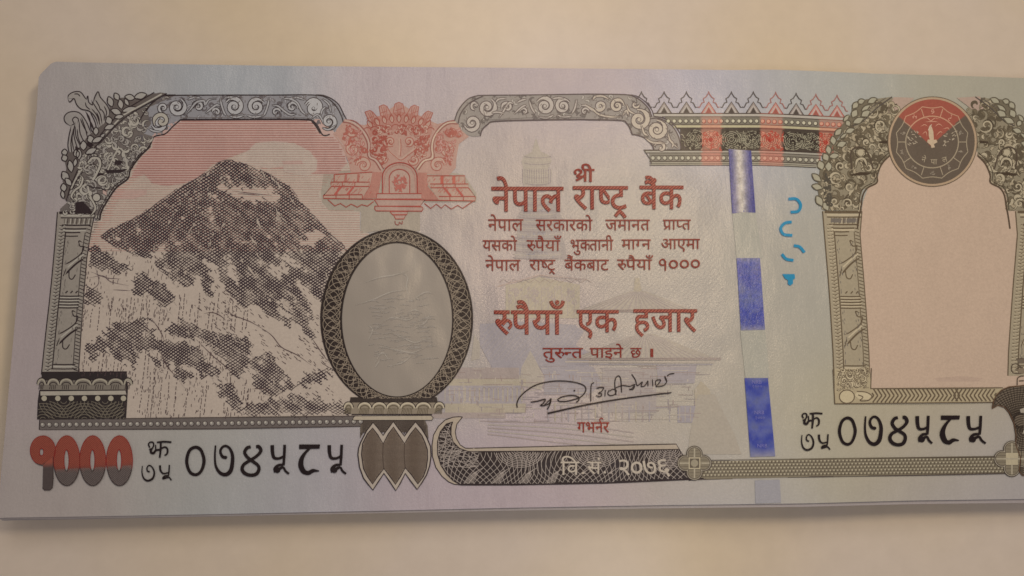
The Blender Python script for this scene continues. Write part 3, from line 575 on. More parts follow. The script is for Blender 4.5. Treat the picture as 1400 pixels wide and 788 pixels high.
eave.fill(nic, A(168, 140, 130)); eave.fill(np.vstack([Q5('655 258'), Q5(circ(736, 140, 82, 72, 12, 180, 360)), Q5('818 258')]), A(174, 146, 136)); eave.fill(Q5('555 262 912 262 912 305 555 305'), A(170, 142, 134))
eave.fill(Q5('535 308 940 312 900 362 920 370 920 400 550 400 545 365 570 362'), A(168, 140, 132)); eave.fill(Q5('660 404 805 404 790 435 770 464 705 464 690 435'), A(168, 140, 132))
el.stroke(nic, 1.5, A(150, 60, 54)); el.stroke(np.vstack([Q5('655 258'), Q5(circ(736, 140, 82, 72, 12, 180, 360)), Q5('818 258')]), 1.3, A(154, 74, 68)); el.stroke(np.vstack([Q5('605 258'), Q5(circ(738, 135, 120, 104, 16, 180, 360)), Q5('868 258')]), .8, A(176, 120, 112))
carve(el, Q5(circ(736, 180, 60, 75, 20)), 28, 31, [A(170, 100, 92)], (1.5, 4), (.5, 1.1))
el.stroke(Q5('700 480 705 505 730 510 735 490 755 505 760 480'), 1.2, A(140, 80, 76), smoothn=4)
o = build(cr); build(ln, o); o = build(eave); build(el, o)

# ------------------------------------------------------------------ left arch: plumes, leaves and carving
ARCH = np.vstack([T1('1390 300 1330 292 1000 470 820 650 640 788'), T8('620 190 570 320 535 450 480 500 480 545 745 545 770 600 800 590 810 520 860 430 930 330 1020 260 1040 190 1110 90 1200 0'), T2('30 690 60 625 -20 600 40 520 0 400')])
ar = Ink('arch_carving', 2, A(104, 96, 94)); ar.fill(ARCH); ln = Ink('carving_lines', 3, DK)
LITE = A(166, 160, 152)
carve(ln, ARCH, 270, 41, [DK, A(60, 52, 54), LITE, A(150, 144, 140)], (2.2, 8), (1.4, 3.8))
ln.fill(T8('840 190 1020 185 960 215 850 215'), DK); ln.fill(T8('600 450 660 440 720 500 740 540 600 540'), DK); ln.fill(T8('780 215 840 215 800 250 770 240'), DK); ln.fill(T8('920 110 980 120 960 150 910 150'), DK)
vine(ln, T8('600 440 570 400 600 350 640 320 660 260 640 230'), 2.6, LITE, DK); vine(ln, T8('720 560 760 500 740 440 700 400'), 2.4, LITE, DK)
ln.stroke(T8('700 130 740 95 790 100 800 150 770 220 740 270'), 3.0, LITE, smoothn=5); ln.stroke(T8('690 130 735 85 795 92 812 150 785 220 755 275'), 1.3, DK, smoothn=5); ln.stroke(T8('860 190 930 40 960 20 990 60 1020 185'), 1.8, LITE, smoothn=5)
ln.stroke(T8('715 155 745 140 770 155 750 165'), 1.4, DK); ln.stroke(T8('760 270 800 240 840 250 830 290 780 285'), 1.6, LITE, smoothn=5); ln.stroke(T8('690 310 740 330 800 335 850 360'), 1.4, DK, smoothn=4); ln.stroke(T8('700 320 720 400 760 480'), 2.2, LITE, smoothn=4)
ln.dot(*T8((770, 410)), 5, LITE); ln.stroke(T8(circ(770, 410, 32)), 1.2, DK)
for s, w_ in (('1200 0 1110 90 1040 190 1020 260 930 330 860 430 810 520 795 592', 2.2), ('1150 30 1085 100 1022 200 1005 250 915 320 845 420 790 520 770 590', 1.0)): ln.stroke(T8(s), w_, DK, smoothn=5)
for s in ('1330 280 1000 470 820 650 700 760', '1230 272 960 440 800 610', '1400 292 1300 300 1200 370 1140 450 1110 510'): ln.stroke(T1(s), 1.5, DK, smoothn=4)
ln.stroke(T1('1290 285 980 455 810 630'), 2.0, LITE); ln.stroke(T8('620 190 590 260 560 330 530 440'), 1.6, DK, smoothn=4); ln.stroke(T8('660 200 610 280 575 350'), 1.2, DK, smoothn=4); ln.stroke(T8('640 195 600 270 568 340'), 2.0, LITE, smoothn=4)
scrollwork(ln, T1, [(1290, 500, 66, 150, 1, 1.2)], DK, LITE)
lroot = group_part('leaf_fringe')
LV = [(T1, x, y, L, W, a) for x, y, L, W, a in ((880, 345, 80, 45, 70), (930, 305, 60, 40, 60), (962, 365, 75, 42, 80), (1035, 312, 75, 45, 10), (1120, 300, 95, 48, -15), (925, 425, 80, 45, 20), (1030, 408, 110, 40, -15), (950, 466, 70, 34, -10), (868, 495, 60, 50, 70), (872, 548, 80, 40, -20), (765, 580, 60, 40, 90), (775, 650, 85, 40, -25), (722, 645, 60, 50, 70), (665, 695, 70, 50, 90), (725, 740, 90, 42, -25), (610, 760, 60, 45, 70), (815, 620, 60, 24, -45), (1010, 350, 60, 30, 60))]
LV += [(T8, x, y, L, W, a) for x, y, L, W, a in ((515, 50, 50, 42, 90), (515, 95, 50, 45, 70), (562, 160, 90, 45, 80), (520, 240, 80, 55, 60), (545, 285, 70, 40, 50), (508, 330, 60, 45, 80), (630, 65, 80, 42, 90), (600, 130, 60, 30, 100), (500, 385, 60, 30, 80))]
for i_, (k_, x, y, L, W, a) in enumerate(LV):
    q = k_(leaf(x, y, L*1.12, W*1.1, a)); lv = Ink('leaf', 4+(i_ % 3)*.3, LITE); lv.fill(q, A(156, 151, 147)); lv.stroke(close(q), 1.5, DK); lv.stroke(q[[0, 3]]*.6+q[3]*.4, .7, DK); build(lv, lroot)
ll = Ink('leaf_shadows', 3.5, DK)
ll.fill(np.vstack([T1('865 330 905 320 1000 312 1180 290 1280 272 1330 280 1000 470 820 650 640 788'), T8('620 190 530 440 500 400 515 330 500 280 530 180 512 100 505 60'), T1('600 740 650 690 700 620 760 570 830 520 880 430')]), A(94, 86, 84))
ll.stroke(T1('1040 355 1090 350 1090 375 1030 378'), 2.6, A(90, 80, 78)); ll.fill(T1('700 660 750 690 720 715 690 690'), DK); ll.fill(T1('600 700 640 720 620 750 600 730'), DK)
plume = Ink('plume_ornament', 2.6, DK)
plume.fill(T1('560 537 522 510 512 470 540 435 590 424 640 440 685 500 730 615 700 680 610 780 556 780 542 700 568 600'), A(148, 142, 140)); plume.fill(T1('540 320 550 290 590 268 640 268 675 310 710 350 745 360 782 266 800 310 850 370 875 430 850 500 830 540 790 560 760 470 710 420 650 405 612 370 590 320'), A(150, 144, 141))
plume.up = 4e-4
for s in ('540 320 550 290 590 268 640 268 675 310 690 330', '540 320 557 348 590 320 612 370 650 405 710 420 760 470 790 560', '590 285 620 285 640 305', '690 330 700 300 708 350 740 372 730 330', '740 370 755 310 782 266 800 310 850 370 875 430 850 500 830 540', '760 330 790 380 800 420', '740 350 770 400 800 450 815 530',
    '560 537 522 510 512 470 540 435 590 424 640 440 685 500 712 560 730 615', '560 537 590 522 578 490 598 468 625 485 620 520', '568 540 550 620 542 700 560 788', '600 510 588 600 612 700 640 755', '632 500 640 600 690 700', '650 470 680 560 700 640', '680 420 715 480 725 560 745 600', '720 430 755 500 770 560', '680 350 690 385 720 410', '585 560 575 650 590 740', '800 400 830 440 830 500', '770 430 790 480 790 520', '690 440 720 510 740 560', '615 560 625 640 660 720', '640 480 665 540 700 600', '600 540 606 620 640 700', '575 600 566 680 575 770', '700 470 735 530 750 580', '730 400 775 460 800 540', '830 380 850 430 838 480'):
    plume.stroke(T1(s), 1.45, DK, taper=.12, smoothn=5)
o = build(ar); build(ln, o); build(ll, lroot); build(plume)

# ------------------------------------------------------------------ pillars
def pillar(name, Lc, Rc, tone, dk, lite, y0, y1, seed, tick_side=True):
    """Lc, Rc: outer and inner edge x as functions of y"""
    f = Ink(name, 2, tone); ys = np.linspace(y0, y1, 9); f.fill(np.vstack([np.c_[Lc(ys), ys], np.c_[Rc(ys), ys][::-1]]))
    l = Ink('pillar_lines', 3, dk); X = lambda u, y: Lc(y)*(1-u)+Rc(y)*u
    ln_ = lambda u, a, b, w_, c=dk: l.stroke([(X(u, y), y) for y in np.linspace(a, b, 8)], w_, c)
    ln_(.0, y0, y1, 1.4); ln_(1.0, y0, y1, 1.3); ln_(.28, y0+28, y1-8, 1.5); ln_(.84, y0+28, y1-8, 1.0)
    bar = lambda y, a, b, w_, c=dk: l.stroke([(X(a, y), y), (X((a+b)/2, y), y+.3), (X(b, y), y)], w_, c)
    bar(y0+1, .05, 1, 3.2); bar(y0+5, .1, 1, 2.2, lite); bar(y0+8, .1, 1, 1.4); bar(y0+18, .15, .95, 1.8); bar(y0+12.5, .2, .95, 6, A(112, 104, 98))
    for u in (.25, .38, .5, .62, .75, .88): l.stroke([(X(u, y0+9), y0+9), (X(u, y0+17), y0+17)], 1.3, lite); l.stroke([(X(u+.05, y0+9), y0+9), (X(u+.05, y0+17), y0+17)], .8, dk)
    bar(y0+23, .2, .85, 1.8); bar(y0+28, .25, .7, 1.6); bar(y0+33, .25, .65, 1.4); bar(y0+25.5, .2, .85, 2, lite)
    H = y1-y0; a1 = y0+H*.17; b1 = y0+H*.50; a2 = y0+H*.60; b2 = y0+H*.93
    for a, b in ((a1, b1), (a2, b2)):
        l.stroke([(X(.82, a+4), a+4), (X(.70, a+2), a+2), (X(.76, a+9), a+9), (X(.88, a+10), a+10), (X(.80, a+20), a+20), (X(.52, a+30), a+30), (X(.35, a+34), a+34)], 1.5, dk, taper=.1, smoothn=5)
        l.stroke([(X(.98, a+24), a+24), (X(.72, a+32), a+32), (X(.50, a+42), a+42), (X(.40, a+48), a+48)], 2.4, dk, taper=.2, smoothn=5)
        l.stroke([(X(.50, a+42), a+42), (X(.52, a+52), a+52), (X(.62, a+54), a+54), (X(.70, a+48), a+48)], 1.4, dk, smoothn=5)
        l.stroke([(X(.9, a+20), a+20), (X(.66, a+29), a+29), (X(.45, a+38), a+38)], 2.0, lite, smoothn=5)
        l.stroke([(X(.4, a+40), a+40), (X(.34, a+50), a+50)], 1.2, dk)
        rg = np.random.default_rng(seed)
        for i in range(36): u = rg.choice([rg.uniform(.32, .42), rg.uniform(.7, .82)]); y = rg.uniform(a, b); l.stroke([(X(u, y), y), (X(u, y+3), y+3)], .7, A(110, 102, 98))
    for y in np.r_[b1+4:a2-2:4]: bar(y, .3, .88, 1.5)
    for y in np.r_[b1+6:a2-2:4]: bar(y, .3, .88, 1.4, lite)
    for u in (.45, .6, .75): l.stroke([(X(u, b1), b1), (X(u+.06, b1-3), b1-3)], 1.6, dk)
    bar(b2+2, .3, .9, 1.5); bar(b2+8, .25, .95, 1.3); bar(b2+5, .3, .9, 2, lite)
    n = int(H/5.2)
    for i in range(n):
        y = y0+18+i*(H-20)/n
        if tick_side: l.stroke([(X(.08, y), y), (X(.16, y+1.5), y+1.5), (X(.27, y-1.5), y-1.5)], 1.5, dk, taper=.3); l.stroke([(X(.08, y+2.4), y+2.4), (X(.25, y+1), y+1)], 1.2, lite)
        l.stroke([(X(.86, y), y), (X(.98, y+2), y+2)], 1.0, dk)
    return f, l
Ll = interp('284 79, 335 75, 400 69, 460 62, 513 56.5'); Rl = interp('284 131, 300 128, 338 120, 427 112.5, 500 108, 513 107')
f, l = pillar('pillar', Ll, Rl, A(144, 136, 129), DK, A(168, 162, 154), 290, 512, 51); o = build(f); build(l, o)

# pedestal with scallops and beads
pd = Ink('pedestal', 3, A(66, 56, 58)); pl = Ink('pedestal_lines', 4, DK)
pd.fill(U8('320 278 975 278 975 330 985 400 970 640 285 640 290 500 300 430 320 380'), A(48, 42, 44)); pd.fill(U8('310 340 970 340 970 412 310 412'), A(122, 114, 106))
pl.fill(U8('310 424 965 418 972 448 312 456'), A(166, 158, 148)); pl.stroke(U8('300 420 965 414'), 1.3); pl.stroke(U8('320 278 975 274 975 325'), 1.6)
for i, (x, w_) in enumerate([(320, 60), (410, 85), (510, 95), (640, 120), (770, 115), (890, 110), (985, 60)]):
    pl.stroke(U8(circ(x, 372, w_/2, 40, 12, 180, 360)), 2.6, A(160, 152, 138)); pl.stroke(U8(circ(x, 366, w_/2+6, 46, 12, 180, 360)), 1.2, DK); pl.stroke(U8(circ(x, 380, w_/2-12, 26, 10, 185, 355)), 1.1, DK)
    for d in (-.5, -.2, .1, .4): pl.stroke(U8([(x+d*w_*.5, 372), (x+d*w_*.55-6, 408)]), .8, DK)
broot = group_part('pedestal_beads')
for x in (340, 445, 548, 650, 752, 853, 950): q = Ink('bead', 6, A(168, 160, 144)); q.dot(*U8((x, 478)), 3.7, n=14); build(q, broot)
inped = lambda p: inside(p, U8('290 500 965 500 958 636 286 636'))
for k in range(5):                               # rosette engraving
    cx_, cy_ = U8((330+k*160, 640 if k % 2 == 0 else 500))
    for r in np.arange(3, 26, 3.8): pl.stroke(circ(cx_, cy_, r*1.3, r, 30), .9, A(112, 104, 93), clip=inped)
for i in range(26): x = 270+i*27; pl.stroke(U8([(x, 636), (x+60, 500)]), .7, A(120, 112, 102), clip=inped)
o = build(pd); build(pl, o)

# beaded strip under the picture
bs = Ink('bead_border', 3, A(92, 84, 82)); bs.fill(np.vstack([U8('305 645 600 640'), ID('170 572 300 571 488 569 494 572 494 583 300 586'), U8('305 718')]), A(104, 96, 94))
bl = Ink('border_beads', 4, A(160, 154, 150)); bs.stroke(np.vstack([U8('305 643'), ID('170 572.5 300 571 490 569')]), 1.3, A(80, 70, 68)); bs.stroke(np.vstack([U8('305 718'), ID('300 586.6 494 583')]), 1.2, A(70, 60, 60)); bs.stroke(U8('305 643 302 718'), 1.2, DK)
for i in range(48):
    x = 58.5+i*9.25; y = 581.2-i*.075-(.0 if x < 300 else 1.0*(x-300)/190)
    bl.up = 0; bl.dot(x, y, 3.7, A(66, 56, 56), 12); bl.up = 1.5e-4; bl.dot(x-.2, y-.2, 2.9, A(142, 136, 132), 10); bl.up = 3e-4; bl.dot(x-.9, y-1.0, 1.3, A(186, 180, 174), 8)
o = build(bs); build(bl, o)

# ------------------------------------------------------------------ oval frame
OC = np.array([542.6, 437.0]); ov = Ink('oval_frame', 5, A(42, 34, 34))
t = np.radians(np.linspace(99, 441, 100)); outer = np.stack([542.3+103.4*np.cos(t), 436+122.*np.sin(t)], -1); inner = np.stack([542.9+76*np.cos(t), 437.5+105.6*np.sin(t)], -1)
ov.quads(np.stack([outer[:-1], outer[1:], inner[1:], inner[:-1]], 1), A(46, 38, 38))
ov.fill(U9('228 108 775 108 780 142 222 142'), A(58, 50, 48))
a = np.linspace(0, 2*math.pi, 121); full_o = np.stack([542.3+103.4*np.cos(a), 436+122*np.sin(a)], -1); full_i = np.stack([542.9+76*np.cos(a), 437.5+105.6*np.sin(a)], -1)
keep = lambda p: p[:, 1] < 545
lace = Ink('lace_lines', 6, A(146, 132, 118))
a = np.linspace(0, 2*math.pi, 1500)
for ph, nw, lo, hi, w_ in ((0, 26, .08, .92, .75), (math.pi*.5, 26, .08, .92, .75), (math.pi, 26, .08, .92, .75), (math.pi*1.5, 26, .08, .92, .75), (.8, 52, .06, .45, .5)):
    k = (lo+hi)/2+(hi-lo)/2*np.sin(nw*a+ph); aa = a+.035*np.sin(2*nw*a+ph)
    q = np.stack([542.6+(76+27.4*k)*np.cos(aa), 436.8+(105.6+16.6*k)*np.sin(aa)], -1); lace.stroke(q, w_, clip=keep)
for q, w_ in ((full_o, 2.2), (full_i, 1.6)): lace.stroke(q, w_, A(46, 38, 38), clip=keep)
for i in range(240):
    b_ = i/240*2*math.pi; q = np.array([[542.3+(103.4)*math.cos(b_), 436+122*math.sin(b_)], [542.3+104.6*math.cos(b_), 436+123.2*math.sin(b_)]]); lace.stroke(q, 1.0, A(50, 40, 40), clip=keep)
o = build(ov); build(lace, o)
m, t_, b = nodes('watermark_window_sheen'); b.inputs['Base Color'].default_value = (*A(150, 140, 132), 1); b.inputs['Roughness'].default_value = .3; b.inputs['Metallic'].default_value = .1; fibre_bump(t_, b, .35)
wm = Ink('embossed_oval', 3, mat=m); wm.fill(np.stack([542.9+75.5*np.cos(a[::18]), 437.5+105*np.sin(a[::18])], -1)[:-1])
o = build(wm); em = Ink('flower_relief_shading', 4); rg = np.random.default_rng(8)  # relief shading put into the colour: pale strokes over offset darker ones
for s in ('190 370 260 350 330 320 400 310', '230 280 290 260 350 250 400 235', '370 240 400 260 395 300 410 340', '420 350 470 320 500 325', '300 440 340 420 400 430 440 410', '240 520 260 470 240 450', '270 600 300 560 330 600', '330 480 380 500 430 520 480 500', '420 470 470 440 490 400', '300 540 360 550 420 560 470 540', '340 610 380 600 420 570', '290 590 270 620', '400 400 430 390 450 400'):
    q = U7(s); em.stroke(q+[.5, 1.2], 1.5, A(140, 131, 125), taper=.4, smoothn=6); em.stroke(q, 1.3, A(164, 156, 148), taper=.4, smoothn=6)
for i in range(120):
    x = rg.uniform(240, 480); y = rg.uniform(330, 620); L = rg.uniform(15, 50); q = U7([(x, y), (x+L*.5, y-4), (x+L, y+rg.uniform(-8, 4))]); em.stroke(q+[.3, .8], .8, A(143, 134, 128), taper=.4, smoothn=3); em.stroke(q, .8, A(156, 148, 142), taper=.4, smoothn=3)
build(em, o)

# ------------------------------------------------------------------ lotus base and petal vase below the oval
lb = Ink('lotus_base', 5, A(138, 126, 112)); lb.fill(U9('185 150 240 142 780 135 822 150 815 172 745 215 235 215 200 180')); ls = Ink('lotus_lines', 6, DK)
for x, w_ in ((215, 55), (318, 80), (410, 85), (500, 85), (590, 90), (690, 90), (790, 60)):
    ls.stroke(U9(circ(x, 178, w_/2, 32, 12, 180, 360)), 2.6, A(186, 174, 154)); ls.stroke(U9(circ(x, 174, w_/2+4, 37, 12, 180, 360)), 1.1); ls.stroke(U9(circ(x, 184, w_/2-10, 24, 10, 185, 355)), 1.0, OLV)
    for d in (-.6, -.4, -.2, 0, .2, .4, .6): ls.stroke(U9([(x+d*w_*.5, 176), (x+d*w_*.6-8, 214)]), .7, OLV)
ls.stroke(U9('235 217 745 217'), 1.3); ls.fill(U9('250 229 740 226 752 238 745 252 240 252'), A(172, 160, 144)); ls.stroke(close(U9('250 229 740 226 752 238 745 252 240 252')), 1.2)
o = build(lb); build(ls, o)
VO = U9('275 470 280 430 292 395 330 320 370 268 400 300 435 350 470 300 500 262 535 310 570 355 605 305 640 264 680 310 710 360 735 420 738 480 730 540 710 600 680 650 650 692 610 640 575 590 545 650 515 700 475 640 440 590 400 650 370 696 340 660 310 620 285 550')
VI = U9('297 470 305 400 335 340 368 303 400 345 435 402 468 340 500 296 535 350 570 402 605 345 640 300 680 350 700 395 715 440 716 500 708 560 690 610 655 658 615 600 575 555 545 610 513 660 478 610 440 560 400 610 368 658 335 610 310 560')
vb = Ink('vase_back', 4, A(96, 86, 78)); vb.fill(U9('300 255 500 250 700 255 716 290 722 370 690 330 310 330 288 370 290 300')); vp = Ink('petal_vase', 5, A(172, 160, 150)); vp.fill(VO); vi = Ink('petal_faces', 6, A(108, 96, 86)); vi.fill(VI, step=10, c=lambda x, y: A(*(np.array([116, 102, 92])+np.array([1, 1, 1])*(8*math.cos((x-492)/14.6*math.pi)))))
invi = lambda p: inside(p, VI)
for i in range(52): y = U9((0, 300))[1]+i*1.55; vi.stroke([(488, y), (540, y+.2), (588, y)], .55, A(76, 64, 58), clip=invi, sub=2.5)
vi.stroke(U9('435 400 432 480 438 560'), 1.0, A(76, 64, 58)); vi.stroke(U9('570 402 568 480 574 555'), 1.0, A(76, 64, 58)); vi.stroke(close(VI), 1.3, DK); vi.stroke(close(VO), 1.5, DK)
invb = lambda p: inside(p, U9('300 255 700 255 722 370 640 262 570 352 500 260 435 348 370 266 288 370'))
for i in range(24): y = U9((0, 256))[1]+i*1.2; vb.stroke([(488, y), (540, y+.2), (590, y)], .5, DK, clip=invb, sub=2.5)
o = build(vb); build(vp); o = build(vi); 

# ------------------------------------------------------------------ frieze with little gables, right of the middle border
def frc(x): return 1 if (960 <= x < 987) or (1040 <= x < 1071) or (x >= 1120) else 0
def fcol(dark, red): return lambda x, y: red if frc(x) else dark
def sag(x): return np.interp(x, [880, 1040, 1080, 1120, 1200], [0, 0, 1.5, 3.5, 7.5])
def fr(p): p = np.array(p, float); p[:, 1] += sag(p[:, 0]); return p
fz = Ink('gable_frieze', 2); fl = Ink('frieze_lines', 3); GD = A(98, 92, 84); GREDF = A(176, 92, 82)
def hb(ink, x0, x1, y0, y1, c): xs = np.arange(x0, x1+.1, 3.0); T = [fr([(a_, y0), (a_+3.0, y0), (a_+3.0, y1), (a_, y1)]) for a_ in xs[:-1]]; ink.quads(np.array(T), c)
hb(fz, 893, 1160, 155.5, 159.5, lambda x, y: A(172, 164, 156)); hb(fz, 909, 1158, 159.5, 171, fcol(A(118, 112, 102), A(160, 130, 118))); hb(fz, 921, 1146, 171, 175, fcol(A(176, 168, 140), A(194, 146, 124)))
hb(fz, 930, 1142, 176, 205.5, fcol(A(72, 64, 58), A(150, 106, 93))); hb(fz, 881, 1126, 205.5, 209, fcol(A(164, 158, 148), A(184, 138, 126))); hb(fz, 888, 1124, 209, 222, fcol(A(126, 120, 110), A(178, 124, 112))); hb(fz, 890, 1120, 222, 226, fcol(A(160, 154, 140), A(180, 142, 128)))
def hl(y, x0, x1, w_, c=None): xs = np.arange(x0, x1, 4.0); fl.stroke(fr(np.c_[xs, np.full(len(xs), y)]), w_, c or fcol(A(72, 62, 58), A(132, 84, 74)))
for y, x0, x1, w_ in ((155.3, 893, 1162, 1.3), (159.8, 905, 1158, 1.0), (170.8, 918, 1152, 1.0), (175.6, 926, 1144, 2.0), (205.6, 880, 1128, 1.7), (209.2, 884, 1126, .9), (213, 890, 1124, .7), (221, 888, 1122, 1.0), (226, 888, 1120, .9), (223.8, 888, 1120, .7)): hl(y, x0, x1, w_)
for i in range(32):
    x = 914+i*8.05
    if x < 1152: q = fr([(x, 166)])[0]; fl.up = 0; fl.dot(*q, 3.2, fcol(A(74, 66, 60), A(160, 84, 74))); fl.up = 1.6e-4; fl.dot(q[0]-.3, q[1]-.3, 2.3, fcol(A(186, 180, 160), A(200, 150, 130)))
    x = 893+i*8.05
    if x < 1124: q = fr([(x, 216.5)])[0]; fl.up = 0; fl.dot(*q, 3.3, fcol(A(80, 72, 66), A(160, 96, 84))); fl.up = 1.6e-4; fl.dot(q[0]-.3, q[1]-.3, 2.4, fcol(A(178, 172, 156), A(196, 150, 134)))
groot = group_part('gable_row')
fl.up = 0
gx_ = [877, 908, 938.5, 969, 1000, 1030, 1060.5, 1088.5, 1115.5, 1144.5]
for i, x in enumerate(gx_):
    g1 = Ink('gable', 2.5); red = i in (3, 6, 8, 9) ; c = A(156, 104, 98) if red else A(88, 80, 78); y = 155
    zig = [(x-15, -8.5), (x-12.5, -8), (x-9.5, -14), (x-6, -15), (x-7.5, -20), (x-4, -22), (x-1, -26.5), (x, -30), (x+1, -26.5), (x+4, -22), (x+7.5, -20), (x+6, -15), (x+9.5, -14), (x+12.5, -8), (x+15, -8.5)]
    g1.stroke(fr([(a_, y+b_) for a_, b_ in zig]), 1.4, c)
    if i == 0: build(g1, groot); continue
    c2 = A(152, 88, 80) if red or i == 8 else A(78, 70, 66)
    g1.fill(fr([(x-9.5, y), (x, y-15), (x+9.5, y)]), A(150, 138, 134) if not red else A(184, 136, 128)); g1.stroke(fr([(x-10, y), (x, y-15.5), (x+10, y)]), 1.4, c2); g1.stroke(fr([(x-6.5, y), (x, y-10.5), (x+6.5, y)]), 1.8, A(176, 168, 162)); g1.fill(fr([(x-4, y-.5), (x, y-8), (x+4, y-.5)]), c2); build(g1, groot)
FZ = fr([(930, 177), (1142, 177), (1132, 205), (932, 205)])
for x0, cx_ in ((930, 0), (960, 1), (987, 0), (1040, 1), (1071, 0), (1120, 1)):
    pass
for i, (x, r) in enumerate([(951, 13), (973, 12.5), (1000, 14), (1016, 10), (1028, 12), (1054, 13), (1084, 13), (1098, 10), (1109, 12), (1130, 13)]):
    for k_ in range(1, 6): fl.stroke(fr(circ(x, 191, r*k_/5, r*k_/5.2, 18)), 1.0, fcol(A(152, 146, 128), A(202, 142, 122)), clip=lambda p: inside(p, FZ))
    for k_ in range(12): a_ = k_*math.pi/6; fl.stroke(fr([(x+3*math.cos(a_), 191+3*math.sin(a_)), (x+r*math.cos(a_+.3), 191+r*math.sin(a_+.3))]), .8, fcol(A(50, 42, 38), A(160, 66, 56)), clip=lambda p: inside(p, FZ))
    if frc(x): fl.dot(*fr([(x-1, 191)])[0], 3, A(156, 48, 40))
carve(fl, FZ, 150, 61, [fcol(A(56, 48, 44), A(166, 76, 64)), fcol(A(160, 152, 132), A(204, 150, 130))], (1.5, 4), (.7, 1.5))
fl.stroke(T5('470 615 520 690 530 725'), 1.2, A(88, 80, 76))
o = build(fz); build(fl, o)

# ------------------------------------------------------------------ red lettering
MT = striped('engraved_red_letters', A(104, 20, 20), A(158, 78, 66))
def lettering(name, words, mat=None, c=RED, layer=7, edge=None, **kw):
    root = group_part(name)
    for wd in words:
        if edge: k = Ink('word_edge', layer, edge); word(k, *wd[:5], bold=.014); build(k, root)
        k = Ink('word', layer+(1 if edge else 0), c, mat); word(k, *wd[:5], **kw); build(k, root)
k = Ink('invocation_word', 7, A(122, 32, 28)); word(k, 'Vी', 785.5, 812.5, 231.5, 248.5, bold=.012); build(k)
big = [('नेपाल', 672.4, 770, 256.2, 288.8), ('राष~टZ', 783.7, 858, 255.2, 286), ('बैंक', 875, 934, 254.6, 285.6)]
lettering('bank_title', big, mat=MT, edge=A(108, 24, 22), bold=.002)
sm = [('नेपाल', 667.5, 715.5, 300, 315.5), ('सरकारको', 732.5, 810, 300.5, 315.5), ('जमानत', 828, 888.5, 300.5, 315), ('पYाप~त', 906.5, 944.5, 300.5, 314),
      ('यसको', 660, 707, 328.6, 342.8), ('रXपैयाँ', 720, 766, 328.6, 343), ('भुक~तानी', 779.5, 838.5, 328, 342.5), ('माग~न', 850, 890, 327.6, 341), ('आएमा', 903.5, 957, 326.8, 340.5),
      ('नेपाल', 663.8, 711.5, 355.5, 370.2), ('राष~टZ', 724, 759.5, 355.5, 369.5), ('बैंकबाट', 772, 832.5, 355.2, 369.8), ('रXपैयाँ', 843.8, 891.5, 355, 369), ('Q', 900, 913.4, 354, 369), ('O', 913.4, 928.4, 354, 369), ('O', 928.4, 943.4, 353.6, 368.6), ('O', 943.4, 958.4, 353.2, 368.2)]
lettering('guarantee_text', sm, c=A(116, 26, 22), bold=.004)
mid = [('रXपैयाँ', 676, 768.5, 425.2, 457), ('एक', 789, 845.5, 424.8, 454), ('हजार', 866.5, 952.5, 423.6, 453.4)]
lettering('value_words', mid, mat=MT, edge=A(108, 24, 22), bold=.002)
lettering('payable_text', [('तुरXन~त', 742, 797, 476, 489.8), ('पाइने', 806.5, 852, 476, 489.2), ('छ', 862, 877, 476, 489.4), ('।', 881, 893, 477, 488.4)], c=A(118, 26, 22), bold=.006)
lettering('office_title', [('गभरनWर'.replace('रनW', 'नW'), 789.5, 833, 577.6, 591.4)], c=A(132, 44, 36), bold=.006)

sg = Ink('signature', 9, A(34, 24, 28))
for s, w0 in (('42 335 40 300 60 255 110 205 180 160 260 135 350 123 440 125 520 138 575 160 590 190 575 225 540 255 480 275 430 285 380 285 368 268 400 250 450 240 500 240 535 255 530 280 512 292', 1.6), ('150 292 200 285 265 268 250 300 228 318 260 318 300 300 312 265 305 305 282 350', 1.6), ('255 318 290 285 312 262', 1.3),
    ('655 135 632 160 630 285', 1.3), ('675 180 730 175 715 205 690 220 715 225 705 248 670 240', 1.3), ('745 195 742 245', 1.2), ('775 195 765 225 790 240 825 225 830 195 800 190 780 205', 1.3), ('830 235 820 150 828 100 850 82 868 110 875 215', 1.4), ('820 180 880 160 940 165 980 150 955 185 935 188 965 190 980 165', 1.3),
    ('955 68 985 115 1000 160 1040 130 1030 165 1060 160 1085 120', 1.3), ('1085 120 1085 165', 1.2), ('1120 110 1125 165', 1.2), ('1145 155 1150 120 1185 115 1170 145 1150 165 1190 165 1215 155 1235 125 1218 85 1230 120', 1.3), ('1238 82 1260 68 1295 62', 1.5)):
    sg.stroke(S3(s), w0, smoothn=6)
sg.stroke(S3('285 382 600 312 900 262 1272 216'), np.linspace(2.4, 1.6, len(smooth(S3('285 382 600 312 900 262 1272 216'), 6))), smoothn=6); sg.dot(*S3((498, 200)), 1.3); build(sg)

